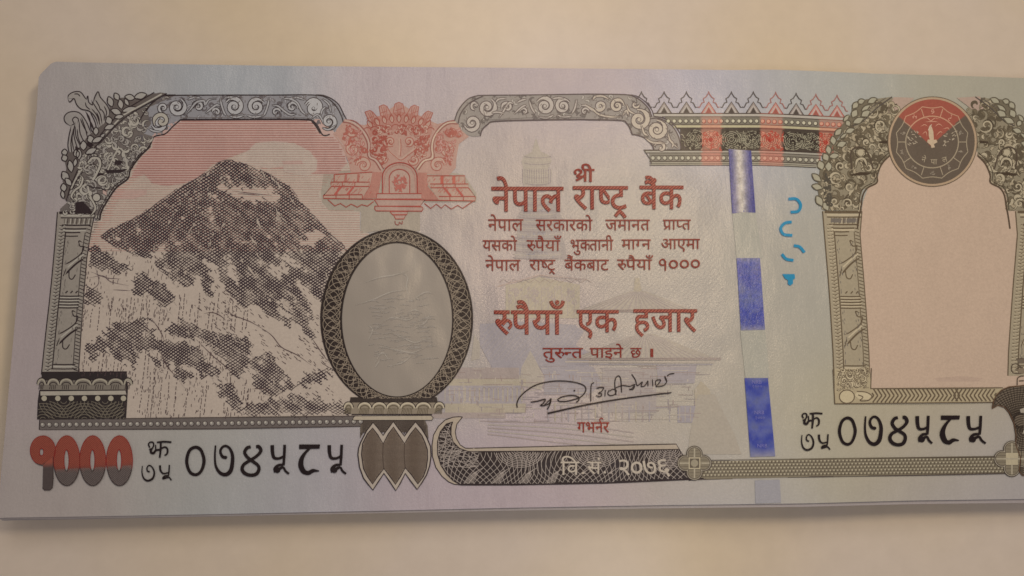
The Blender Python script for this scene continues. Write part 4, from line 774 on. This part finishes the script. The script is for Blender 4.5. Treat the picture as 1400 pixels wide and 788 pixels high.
# ------------------------------------------------------------------ date band
BO = np.vstack([H7('475 68 440 66 390 70 320 95 260 150 215 230 202 320 205 420 235 520 290 600 350 650 400 672 470 680'), ID('700 663.5 830 661 962 655'), U3('1330 455 1300 390 1300 325 1262 262'), U3('700 272 150 285'), H7('500 348 455 320 420 260 410 200 425 130')])
BI = np.vstack([H7('388 112 330 130 275 200 250 290 250 400 280 500 330 580 390 640 430 664 470 678'), ID('700 662.8 830 660 962 654'), U3('1325 440 1300 325 1278 290 700 298'), H7('530 378 450 350 390 290 372 220 375 150')])
db = Ink('date_band', 3, A(170, 156, 142)); db.fill(BO); di = Ink('date_band_engraving', 4, A(46, 38, 40)); di.fill(BI)
inb = lambda p: inside(p, BI)
LTC = A(162, 150, 144)
cent = [(655+i*38.5, 640 if i % 2 else 650) for i in range(9)]
for i in range(64):
    x = 560+i*7.4; q = np.array([(x+24*math.sin(v*2.2)+7*math.sin(v*5+i*.34), 668-v*60) for v in np.linspace(0, 1.6, 46)]); di.stroke(q, .7, LTC, clip=inb)
    q = np.array([(x+60-24*math.sin(v*2.2)-7*math.sin(v*5-i*.34), 668-v*60) for v in np.linspace(0, 1.6, 46)]); di.stroke(q, .7, LTC, clip=inb)
for i in range(16): y = 584+i*4.6; q = np.array([(594+v*60, y+3*math.sin(v*8+i)+v*16) for v in np.linspace(0, 1, 26)]); di.stroke(q, .7, LTC, clip=lambda p: inb(p) & (p[:, 1] < 640)); q = np.array([(594+v*60, y+6-3*math.sin(v*8+i)-v*16) for v in np.linspace(0, 1, 26)]); di.stroke(q, .7, LTC, clip=lambda p: inb(p) & (p[:, 1] < 640))
for cx_ in (711, 815, 915):
    for r in np.arange(3, 30, 2.5): di.stroke(circ(cx_, 614, r*1.2, r*.9, 26, 0, 180), .75, LTC, clip=inb)
for i in range(9):
    x = 634+i*37
    for k_ in range(7): di.stroke([(x+k_*2, 661), (x+12+k_*1.2, 648), (x+26-k_*2, 640+k_)], .6, LTC, clip=inb)
di.stroke(close(BI), 1.0, DK); db.stroke(close(BO), 1.2, DK)
o = build(db); build(di, o)
droot = group_part('date_text')
for s_, x0, x1, a_, b_ in (('िव', 766.5, 792, 631.5, 649.5), ('सं', 803, 822, 631.5, 648), ('२', 843, 864, 629, 650), ('O', 861, 880, 629, 650), ('७', 877, 899, 629, 650), ('६', 895, 917, 628.5, 649.5)):
    k = Ink('character', 7, A(180, 168, 156)); word(k, s_, x0, x1, a_, b_, bold=.004); build(k, droot)
for x, y in ((797, 647), (827, 646)): k = Ink('full_stop', 7, A(180, 168, 156)); k.dot(x, y, 1.7); build(k, droot)

# quatrefoil medallions and woven strip
def quatre(cx_, cy_, s, tone):
    q = Ink('quatrefoil_medallion', 6, A(172, 162, 146)); i_ = Ink('medallion_lines', 7, A(112, 104, 90))
    def lobes(r, d):
        a_ = np.linspace(0, 2*math.pi, 73)[:-1]; rr = np.array([max(d*abs(math.cos(v))+math.sqrt(max(r*r-(d*math.sin(v))**2, 0)) if r > abs(d*math.sin(v)) else 0, d*abs(math.sin(v))+math.sqrt(max(r*r-(d*math.cos(v))**2, 0)) if r > abs(d*math.cos(v)) else 0, .5*s) for v in a_])
        return np.stack([cx_+rr*np.cos(a_), cy_+rr*np.sin(a_)], -1)
    q.fill(lobes(.50*s, .58*s)); i_.fill(lobes(.40*s, .57*s), A(128, 118, 102)); i_.stroke(close(lobes(.50*s, .58*s)), 1.1, A(74, 64, 58)); i_.stroke(close(lobes(.42*s, .57*s)), 1.0, A(84, 74, 66))
    for k_ in range(9): y = cy_-s*.8+k_*s*.2; i_.stroke([(cx_-s*.9, y), (cx_, y+.1), (cx_+s*.9, y)], .6, A(90, 80, 70), clip=lambda p: inside(p, lobes(.40*s, .57*s)), sub=2)
    i_.stroke([(cx_-s*.95, cy_), (cx_+s*.95, cy_)], 2, A(166, 156, 138)); i_.stroke([(cx_, cy_-s*.95), (cx_, cy_+s*.95)], 2, A(166, 156, 138))
    h = s*.3; i_.quads([[(cx_-h-1.5, cy_-h-1.5), (cx_+h+1.5, cy_-h-1.5), (cx_+h+1.5, cy_+h+1.5), (cx_-h-1.5, cy_+h+1.5)]], A(178, 166, 142)); i_.quads([[(cx_-h, cy_-h), (cx_+h, cy_-h), (cx_+h, cy_+h), (cx_-h, cy_+h)]], A(96, 86, 74)); i_.dot(cx_, cy_, h*.8, A(150, 140, 122))
    o = build(q); build(i_, o)
ws = Ink('woven_border', 3, A(126, 116, 100)); WB = np.vstack([U4('150 200 600 190 1000 185 1330 182'), U4('1330 245 1000 252 600 258 150 268')]); ws.fill(WB); wl = Ink('woven_lines', 4, A(92, 82, 72))
inw = lambda p: inside(p, WB); nW = 84
for i in range(nW):
    x = 956+i*5.0
    for r_ in range(5):
        y = 631.2-i*.115*.55+r_*4.4; wl.quads([[(x+.6+(r_ % 2)*2.4, y), (x+3.0+(r_ % 2)*2.4, y), (x+3.0+(r_ % 2)*2.4, y+2.2), (x+.6+(r_ % 2)*2.4, y+2.2)]], A(172, 162, 142)); wl.stroke([(x+3.6+(r_ % 2)*2.4, y+.2), (x+3.6+(r_ % 2)*2.4, y+3.4)], .9, A(78, 68, 58))
wl.stroke(U4('150 200 600 190 1000 185 1330 182'), 1.3, A(86, 76, 66)); wl.stroke(U4('150 268 600 258 1000 252 1330 245'), 1.4, A(80, 70, 66))
for r_ in range(6): wl.stroke(np.array([[956, 629.6+r_*4.4], [1374, 623.8+r_*4.4]]), .6, A(96, 86, 74), sub=20)
o = build(ws); build(wl, o)
quatre(949.5, 633.5, 21.5, 0); quatre(1383.5, 627.5, 22.5, 0)

# ------------------------------------------------------------------ serial numbers and value
SER = A(30, 22, 26)
def nib(k, C_, s, w_, n=7):
    q = smooth(C_(s), n); k.stroke(q, np.interp(np.linspace(0, 1, len(q)), np.linspace(0, 1, len(w_)), w_))
def serial(C_, off, kx=1.0):
    def X(s): q = pts(s)*np.array([kx, 1.])+np.array(off); return C_(q)
    root = group_part('serial_number')
    k = Ink('numeral', 7, SER); q = X('395 133 430 148 450 188 457 230 446 277 424 310 392 322 358 308 338 272 330 228 338 183 358 148'); q = smooth(q, 5, closed=True)[:-1]; h = (q-q.mean(0))*np.array([.68, .80])+q.mean(0); k.quads(np.stack([q, np.roll(q, -1, 0), np.roll(h, -1, 0), h], 1)); build(k, root)
    k = Ink('numeral', 7, SER); nib(k, X, '518 132 514 200 520 260 545 300 580 312 610 290 622 240 622 190 605 150 580 135 558 145 548 170 560 200 585 208', (2.2, 3.0, 4.6, 5.8, 4.8, 3.4, 3.2, 3.6, 4.6)); k.dot(*X('582 206')[0], 2.0, SER); build(k, root)
    k = Ink('numeral', 7, SER); nib(k, X, '735 140 712 148 698 175 715 205 745 228 780 255 786 280 770 308 735 316 700 305 682 278 695 248 735 222 775 195 798 165 785 140 768 140', (4.2, 4.6, 4.4, 4.6, 4.2, 5, 4.6, 5, 4.6, 4.2, 4.2, 5, 4.2)); build(k, root)
    for dx in (0, 352):
        k = Ink('numeral', 7, SER); D = lambda s: X(np.array2string((pts(s)+[dx, 0]).ravel(), separator=' ')[1:-1])
        nib(k, D, '868 130 870 175 880 208 910 212 938 200', (5, 4.8, 4.2, 3.4, 3.4)); nib(k, D, '945 128 942 200 938 255', (3.8, 3.8, 3.4), 4); nib(k, D, '938 250 905 255 885 275 890 298', (3, 4, 5)); k.dot(*D('900 284')[0], 4.2, SER); nib(k, D, '905 280 935 268 950 290 972 308', (4.6, 3, 3.2, 3.0)); build(k, root)
    k = Ink('numeral', 7, SER); k.fill(X('1034 126 1164 126 1160 152 1034 155')); nib(k, X, '1100 150 1070 180 1050 215 1045 255 1060 290 1085 305', (3, 4, 6, 7.5, 7, 5)); nib(k, X, '1060 290 1090 302 1120 288 1158 290', (4, 6, 5, 1.4)); build(k, root)
    pre = Ink('serial_prefix', 7, SER)
    for s, w_ in (('112 145 104 125 115 112 132 114 136 132 126 150 108 158', (2, 2, 2, 2, 2.2)), ('126 150 118 172 135 180 150 162 178 158', (2.4, 3.4, 3, 2.4)), ('156 113 200 109 246 112', (2.2, 2.6, 2.4)), ('180 112 179 160 173 208', (2.8, 2.8, 2.4)), ('180 152 205 142 221 155 219 182 203 194', (2, 2.4, 2.6, 2)), ('148 128 149 160', (1.6, 1.8)), ('66 258 64 300 75 335 100 350 130 335 140 300 128 268 108 255 95 270 98 290 112 295', (1.2, 1.8, 2.6, 3, 2.4, 1.8, 1.8, 2, 2.2)), ('175 255 178 285 195 305 228 300', (3, 2.8, 2.2, 1.8)), ('233 252 230 300 225 325', (2, 2, 1.8)), ('228 318 205 322 195 335 215 332 232 330 246 348', (1.8, 2.6, 3.4, 2, 2, 1.8))): nib(pre, X, s, w_, 5)
    build(pre, root)
serial(N1, (0, 0)); 
N2b = Crop(1080, 555, 4.828)
def N2m(q):
    q = np.asarray(q, float); x = np.interp(q[:, 0], [0, 66, 125, 245, 330, 390, 568, 740, 900, 1100, 1258, 1330, 1400], [22, 80, 110, 216, 318, 378, 548, 718, 872, 1060, 1215, 1300, 1370]); y = np.interp(q[:, 1], [100, 110, 135, 208, 255, 320, 350], [40, 50, 72, 150, 190, 262, 292]); x = np.where(q[:, 0] < 300, np.where(q[:, 1] < 230, 82+(q[:, 0]-104)*.94, 76+(q[:, 0]-62)*1.03), x); return N2b(np.stack([x, y], -1))
serial(lambda q: N2m(q if not isinstance(q, str) else pts(q)), (0, 0))

vroot = group_part('value_numeral')
def twotone(x, y, yb): k = min(max((y+.06*(x-100)-yb+3.5)/7, 0), 1); return tuple(np.array(A(146, 78, 66))*(1-k)+np.array(A(78, 68, 68))*k)
def donut(cx_, cy_, rx, ry, hx, hy, hr, hry, yb):
    k = Ink('numeral', 7); o_ = circ(cx_, cy_, rx, ry, 33)[:-1]; i_ = circ(hx, hy, hr, hry, 33)[:-1]
    for f0, f1 in ((0, .25), (.25, .5), (.5, .75), (.75, 1)):
        a_ = o_*(1-f0)+i_*f0; b_ = o_*(1-f1)+i_*f1; k.quads(np.stack([a_, np.roll(a_, -1, 0), np.roll(b_, -1, 0), b_], 1), lambda x, y: twotone(x, y, yb))
    ov_ = lambda p: (((p[:, 0]-cx_)/rx)**2+((p[:, 1]-cy_)/ry)**2 < .98) & (((p[:, 0]-hx)/hr)**2+((p[:, 1]-hy)/hry)**2 > 1.05)
    for j in range(-14, 15): k.stroke(np.array([(cx_-20, cy_+j*2.6-16), (cx_+20, cy_+j*2.6+16)]), .8, lambda x, y: A(118, 54, 46) if y+.06*(x-100) < yb else A(112, 102, 100), sub=1.5, clip=ov_)
    k.stroke(close(o_), 1.1, lambda x, y: A(128, 44, 40) if y < yb else A(60, 50, 50)); k.stroke(close(i_), 1.2, lambda x, y: A(128, 44, 40) if y < yb else A(60, 50, 50)); return k
YB = 641
k = donut(*U5((180, 262)), 17.2, 20, *U5((172, 272)), 3.0, 5.2, 634); 
st = U5('182 350 245 300 246 440 240 500 225 514 190 514 178 500'); k.fill(st, lambda x, y: twotone(x, y, 634), step=3); k.stroke(st, 1.1, A(60, 50, 50)); build(k, vroot)
for cx_ in (333, 498, 669): k = donut(*U5((cx_, 327)), 17.8, 34.2, *U5((cx_-2 if cx_ < 600 else cx_-3, 325)), 3.5, 14.8, YB); build(k, vroot)

# ------------------------------------------------------------------ security thread
thr = group_part('security_thread'); BLU = A(70, 78, 168)
for P_, c_ in (('1001 290 1033 290 1042 353 1007 353', (163, 160, 152)), ('1012 452 1046 451 1052 517 1019 517', (163, 160, 151)), ('1032 657 1066 656 1068 687.5 1033 688.5', (152, 149, 156))):
    dm = Ink('buried_thread', 3, A(*c_), MAT_PAPER); dm.fill(ID(P_)); build(dm, thr)
def thread_col(seed, base, patch):
    G = np.random.default_rng(seed)
    def f(x, y):
        v = float(vnoise(np.array([[x+300., y]]), 9, seed)[0])*.6+float(vnoise(np.array([[x+80., y+9]]), 4, seed+1)[0])*.4
        return np.array(base)*(1-v)+np.array(patch)*v
    return f
s1 = Ink('thread_segment', 5, mat=MAT_SHINY)
def c1(x, y): u = (x-997-(y-205)*.05)/32; e = math.exp(-((u-.42)/.24)**2); v = float(vnoise(np.array([[x, y]]), 5, 77)[0]); return np.array(A(58, 62, 130))*(1-e*.9)+np.array(A(186, 178, 180))*e*.9*(.7+.6*v)  # blue foil; the whitish middle band is specular glare put into the colour
s1.fill(ID('996 204 1027 206 1033 290 1001 291'), c1, step=4); s1.stroke(ID('1001 291 1017 289 1033 290'), 2.2, A(84, 84, 140)); build(s1, thr)
def chev(y0, period=34):
    def f(x, y):
        x0 = np.interp(y, [353, 452, 517, 625], [1007, 1012, 1018, 1026]); u = abs((x-x0)/32-.5)*2; ph = ((y-y0)+u*14) % period/period
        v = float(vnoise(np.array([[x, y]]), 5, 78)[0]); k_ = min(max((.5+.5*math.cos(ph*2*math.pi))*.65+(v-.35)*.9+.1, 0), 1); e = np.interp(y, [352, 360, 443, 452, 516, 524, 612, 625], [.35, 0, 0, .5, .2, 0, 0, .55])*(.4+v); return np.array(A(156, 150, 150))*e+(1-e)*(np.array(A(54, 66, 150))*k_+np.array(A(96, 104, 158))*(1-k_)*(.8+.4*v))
    return f
s2 = Ink('thread_segment', 5, mat=MAT_SHINY); s2.fill(ID('1007 353 1039 353 1046 451 1013 452'), chev(383, 60), step=4); s2.stroke(ID('1013 451 1046 450'), 1.5, A(100, 100, 160)); build(s2, thr)
s3 = Ink('thread_segment', 5); s3.fill(ID('1018 517 1050 517 1060 624 1026 625'), chev(536, 38), step=4)
def letters(k, s, x, y, h, c, ang=0):
    cu = bpy.data.curves.new('t', 'FONT'); cu.body = s; cu.align_x = 'CENTER'; cu.resolution_u = 2; oo = bpy.data.objects.new('t', cu); C.objects.link(oo); e = oo.evaluated_get(bpy.context.evaluated_depsgraph_get()); me = e.to_mesh(); me.calc_loop_triangles()
    v = np.array([[q.co.x, q.co.y] for q in me.vertices]); T = np.array([v[list(l.vertices)] for l in me.loop_triangles]); e.to_mesh_clear(); bpy.data.objects.remove(oo); a_ = math.radians(ang)
    T = T*h/.7; Q = np.empty_like(T); Q[..., 0] = x+T[..., 0]*math.cos(a_)+T[..., 1]*math.sin(a_); Q[..., 1] = y-T[..., 1]*math.cos(a_)+T[..., 0]*math.sin(a_); k.tris(Q, c)
mi = Ink('thread_lettering', 7, A(150, 148, 186))
for y, x in ((525, 1034.5), (566.5, 1038), (612, 1042)): letters(mi, 'NRB', x, y, 5, A(120, 118, 170))
for y, x in ((530.5, 1035), (573.5, 1039)): letters(mi, '१०००', x, y, 4.5, A(112, 112, 166))
o = build(s3, thr); build(mi, thr)

bfr = group_part('blue_value_mark'); BL = A(44, 130, 184)
for s_ in ('388 303 420 302 438 318 442 338 430 358 398 362', '402 406 375 410 357 425 354 442 368 462 405 466', '412 512 438 518 460 543', '358 550 378 572 410 578'): bf = Ink('arc_mark', 7, BL); bf.stroke(smooth(R1(s_), 6), 3.9, BL); build(bf, bfr)
bf = Ink('flag_mark', 7, BL); bf.fill(R1('360 640 415 640 417 660 408 664 408 682 396 692 384 684 386 668 372 660'), BL); build(bf, bfr)

# ------------------------------------------------------------------ right window and its arch
AXR = 1276.5
def mir(p): p = np.array(p, float); p[:, 0] = 2*AXR-p[:, 0]; return p
WIN = np.vstack([R3('460 40 410 110 390 190 340 230 315 300 300 400 285 440 300 560 325 788'), R4('270 0 290 300 300 430'), R4('900 430'), ID('1409 530 1410 400 1404 312'), R3('1182 320 1120 230 1050 180 1010 90 940 30'), ID('1300 205 1250 205')])
wn = Ink('window_ground', 1, A(186, 163, 146)); wn.fill(WIN); wn.fill(R4('580 385 700 375 800 385 780 400 600 400'), A(178, 155, 140)); build(wn)
def archside(flip):
    g = mir if flip else (lambda p: np.asarray(p, float))
    TN_ = A(138, 128, 110); D = A(72, 62, 52); L_ = A(174, 162, 140)
    AR = np.vstack([Q3('430 50 350 60 200 200 90 350 60 440 40 520 60 660 265 665 262 600 275 550 350 512 350 470 375 410 420 365 420 300 480 120')])
    a_ = Ink('arch_carving', 2, TN_); a_.fill(g(AR)); l = Ink('carving_lines', 3, D)
    P_ = g(AR); carve(l, P_, 240, 71+flip, [A(92, 82, 68), A(110, 99, 82), L_, A(162, 149, 127)], (2.4, 8.5), (1.6, 4.2))
    for s in ('200 470 260 455 330 458 300 470 220 475', '365 290 410 285 410 300 360 300'): l.fill(g(Q3(s)), A(70, 58, 48))
    l.stroke(g(Q3('215 440 210 350 250 320 300 350 330 440')), 2.2, A(84, 72, 62), smoothn=5); l.dot(*g([Q3((262, 350))])[0], 4.5, L_); vine(l, g(Q3('235 430 245 390 280 385 300 430')), 3, L_, D); l.stroke(g(Q3(circ(262, 350, 28))), 1.2, D); l.stroke(g(Q3('240 390 270 400 300 430')), 1.1, D)
    for x, y, r, a0 in ((370, 200, 48, 0), (150, 420, 30, 90), (200, 530, 30, 0), (190, 620, 30, 180), (120, 610, 28, 0), (290, 290, 22, 60)): l.stroke(g(Q3(spiral(x, y, r, turns=1.4, a0=a0))), 1.6, D, taper=.2); l.stroke(g(Q3(spiral(x+3, y+4, r*.9, turns=1.3, a0=a0))), 2.0, L_, taper=.2)
    l.stroke(g(Q3('432 50 350 110 270 185 220 205')), 1.6, A(84, 76, 72), smoothn=4); l.stroke(g(Q3('400 55 330 100 250 170')), 1.0, A(100, 92, 86), smoothn=4)
    l.stroke(g(Q3('420 365 378 410 352 470 350 512 300 540 275 580 265 640 255 690 245 760')), 2.0, A(84, 70, 58), smoothn=5); l.stroke(g(Q3('415 350 365 400 338 462 338 505 285 535 260 575 250 660')), 1.0, D, smoothn=5)
    o = build(a_); build(l, o)
    f_ = group_part('leaf_fringe'); e_ = Ink('leaf_shadows', 3.6, A(96, 88, 76)); e_.fill(g(Q3('215 95 250 70 330 58 360 60 200 200 120 300 88 360 62 440 50 520 60 640 40 620 30 530 45 430 75 350 110 270 150 215 215 140')), A(112, 103, 88))
    for x, y, L, W, an in ((235, 95, 45, 28, -50), (265, 75, 40, 26, -20), (325, 70, 52, 28, -25), (290, 110, 55, 22, -35), (230, 140, 46, 32, -60), (290, 140, 52, 34, -30), (250, 178, 60, 30, -25), (195, 192, 34, 26, 60), (142, 240, 48, 28, -45), (205, 232, 50, 26, -20), (115, 285, 46, 30, 80), (160, 305, 52, 30, -20), (90, 335, 46, 28, 80), (75, 375, 44, 32, 60), (120, 368, 52, 28, -10), (48, 418, 50, 36, 70), (90, 425, 48, 34, 90), (25, 485, 60, 30, 40), (28, 535, 56, 30, 15), (40, 610, 60, 34, 60), (75, 640, 50, 30, 60), (170, 260, 44, 16, -40), (185, 165, 44, 20, -50)):
        q = g(Q3(leaf(x, y, L*1.08, W*1.1, an))); v_ = Ink('leaf', 4+(x*7 % 3)*.3, L_); v_.fill(q, A(162, 156, 138)); v_.stroke(close(q), 1.5, A(88, 80, 68)); v_.stroke(q[[0, 3, 6]], .6, A(120, 112, 96)); build(v_, f_)
    carve(e_, g(Q3('70 460 100 460 110 640 80 640 60 560')), 26, 75, [A(80, 74, 66)], (1.5, 4)); build(e_, f_)
archside(False); archside(True)
Lr = interp('280 1124, 400 1134, 480 1139, 552 1141.5'); Rr = interp('280 1180, 310 1175, 400 1182.5, 480 1188, 552 1190')
f, l = pillar('pillar', Lr, Rr, A(158, 146, 126), A(98, 84, 68), A(186, 172, 148), 289, 514, 52); o = build(f); build(l, o)
f, l = pillar('pillar', lambda y: 2*AXR-Rr(y)+14, lambda y: 2*AXR-Lr(y)+14, A(158, 146, 126), A(98, 84, 68), A(186, 172, 148), 289, 514, 53); o = build(f); build(l, o)
br = Ink('braid_border', 3, A(170, 156, 130)); br.fill(R4('135 340 150 345 290 335 300 430 890 428 880 462 850 492 135 500')); bl = Ink('braid_lines', 4, A(98, 84, 70)); BB = R4('300 432 870 430 845 492 300 495'); inbb = lambda p: inside(p, BB)
for i in range(40):
    x = 1182+i*5.6; s_ = 1 if i < 23 else -1; bl.stroke([(x, 530.5), (x+s_*7, 541)], 1.9, clip=inbb, sub=2); bl.stroke([(x+s_*7, 541), (x, 550.5)], 1.9, clip=inbb, sub=2)
bl.stroke(R4('295 432 890 428'), 1.3); bl.stroke(R4('135 500 850 493'), 1.4); bl.stroke(R4('128 345 136 500'), 1.3); bl.stroke(R4('300 340 297 432'), 1.3)
bl.fill(R4(circ(190, 468, 32, 28)), A(188, 174, 146)); bl.fill(R4('235 445 280 450 300 465 285 482 240 478 225 462'), A(192, 178, 150)); bl.stroke(R4('235 445 275 448 302 465 288 484 250 486 262 470 240 460'), 1.4, smoothn=5); bl.stroke(R4(circ(190, 468, 34, 30, 16)), 1.4)
carve(bl, R4('145 345 290 340 290 430 145 440'), 60, 81, [A(88, 74, 62), A(186, 172, 146)], (2, 6), (1, 2.4)); o = build(br); build(bl, o)
cb = Ink('corner_bracket', 6, A(78, 68, 60)); CBP = np.vstack([B4('160 345 168 300 185 265 215 235 260 215 320 210 400 200 500 200 520 760 340 745 320 720 330 640 300 560 302 500 290 430 262 370 235 338 195 325')]); cb.fill(CBP); cl = Ink('bracket_lines', 7, A(124, 112, 98)); incb = lambda p: inside(p, CBP)
rgb_ = np.random.default_rng(9)
for i in range(34): r = 4+i*3; cl.stroke(circ(1400, 590, r*1.1, r, 60), .8, clip=incb); 
for i in range(60): a_ = i*.11; cl.stroke([(1395+8*math.cos(a_), 575+8*math.sin(a_)), (1395+90*math.cos(a_+.6), 575+90*math.sin(a_+.6))], .7, A(50, 42, 38), sub=2, clip=incb)
cl.fill(B4('325 350 350 340 420 340 420 495 340 495 350 470 350 370 330 370'), A(160, 150, 138)); cl.stroke(close(CBP), 1.2, A(90, 66, 50)); o = build(cb); build(cl, o)
cf = Ink('bracket_finial', 5, A(88, 76, 66))
for s in ('275 110 280 85 305 78 325 90 345 120', '275 110 285 130 320 135 350 130', '300 110 320 100 345 100', '310 205 312 165 330 152 350 150', '320 180 350 178', '305 48 350 46'): cf.stroke(B4(s), 1.4, smoothn=5)
cf.fill(B4('305 50 400 48 400 70 320 74'), A(110, 98, 86)); cf.fill(B4('312 112 330 104 400 104 400 134 320 134'), A(128, 114, 98)); build(cf)

# ------------------------------------------------------------------ round emblem
SX, SY, SRX, SRY = 1275.0, 193.8, 61.0, 61.2
sl = Ink('round_emblem', 6, A(92, 80, 70)); el = Ink('emblem_lines', 7, A(180, 156, 136)); g_ = Ink('emblem_rim', 5, A(172, 148, 124)); g_.fill(circ(SX, SY, SRX, SRY, 65)[:-1]); g_.stroke(circ(SX, SY, SRX, SRY, 65), 1.1, A(104, 90, 76))
AP = np.array([1272.5, 199.0])
def sec(x, y): a_ = math.degrees(math.atan2(y-AP[1], x-AP[0])); return -138 < a_ < -41
def scol(x, y): return A(152, 84, 72) if sec(x, y) else A(98, 86, 76)
ring = circ(SX, SY, SRX-3.4, SRY-3.4, 145)[:-1]; prev = ring
for f1 in np.linspace(1, 0, 25)[1:]:
    nx_ = np.array([SX, SY])+(ring-np.array([SX, SY]))*max(f1, .004); sl.quads(np.stack([prev, np.roll(prev, -1, 0), np.roll(nx_, -1, 0), nx_], 1), scol); prev = nx_
RC = np.array([1274.3, 194.4]); LC = lambda x, y: A(186, 142, 118) if sec(x, y) else A(156, 142, 122)
a_ = np.linspace(0, 2*math.pi, 217); sc_ = 50.5-3.4*np.abs(np.sin(a_*6)); el.stroke(np.stack([RC[0]+sc_*np.cos(a_+.26), RC[1]+.6+sc_*np.sin(a_+.26)], -1), 1.2, LC); el.stroke(circ(RC[0], RC[1], 36, 35.3, 97), 1.6, LC)
for i in range(10): b_ = math.radians(18+i*36-90+0); el.stroke([(RC[0]+36*math.cos(b_), RC[1]+36*math.sin(b_)), (RC[0]+47.5*math.cos(b_), RC[1]+47.5*math.sin(b_))], 1.2, LC, sub=2)
rgs = np.random.default_rng(4)
for i in range(10):
    b_ = math.radians(i*36-90); cx_, cy_ = RC[0]+42*math.cos(b_), RC[1]+42*math.sin(b_)
    for k_ in range(5): a0 = rgs.uniform(0, 360); el.stroke(spiral(cx_+rgs.uniform(-2.5, 2.5), cy_+rgs.uniform(-2.5, 2.5), rgs.uniform(1, 2.6), turns=rgs.uniform(.3, .8), a0=a0, n=8), .8, lambda x, y: A(200, 150, 130) if sec(x, y) else A(146, 134, 120))
el.fill(R8('400 295 392 320 392 370 400 400 385 400 380 420 410 445 412 465 440 460 432 435 460 420 450 400 432 402 428 340 415 300'), A(190, 168, 144))
el.stroke(R8('415 285 400 300 390 330'), 1.2, A(214, 190, 164))
for s in ('345 240 380 235 410 255 440 235 480 245', '360 265 400 262 440 262 470 268', '330 300 360 285 385 300', '440 300 470 280 500 300', '340 360 370 340 380 380', '450 370 480 340 500 350', '500 320 540 310 550 330'): el.stroke(R8(s), 1.0, A(212, 150, 128), taper=.3, smoothn=4)
for sx in (-1, 1):
    for k_ in range(16): x = 418+sx*rgs.uniform(80, 180); y = rgs.uniform(340, 450); el.stroke(R8([(x, y), (x+sx*rgs.uniform(8, 24), y-rgs.uniform(-10, 16))]), 1.1, A(168, 154, 136))
for ch, x, y, an in (('ने', 353, 575, 16), ('पा', 432, 592, 0), ('ल', 515, 575, -16)):
    parts, W = layout(ch, .01)
    for T in parts:
        h = 6.6/.622; aa = math.radians(an); q = (T-np.array([W/2, .31]))*np.array([h*.95, h]); cx_, cy_ = R8((x, y-20)); Q = np.empty_like(q); Q[..., 0] = cx_+q[..., 0]*math.cos(aa)+q[..., 1]*math.sin(aa); Q[..., 1] = cy_-q[..., 1]*math.cos(aa)+q[..., 0]*math.sin(aa); el.tris(Q, A(160, 146, 126))
build(g_); o = build(sl); build(el, o)
# pink tint round the emblem
pt = Ink('pink_tint', 3, A(170, 148, 136)); pt.fill(ID('1222 133 1250 134 1225 160 1212 152')); build(pt); pt = Ink('pink_tint', 3, A(170, 148, 136)); pt.fill(ID('1308 134 1340 132 1345 150 1332 152')); build(pt)
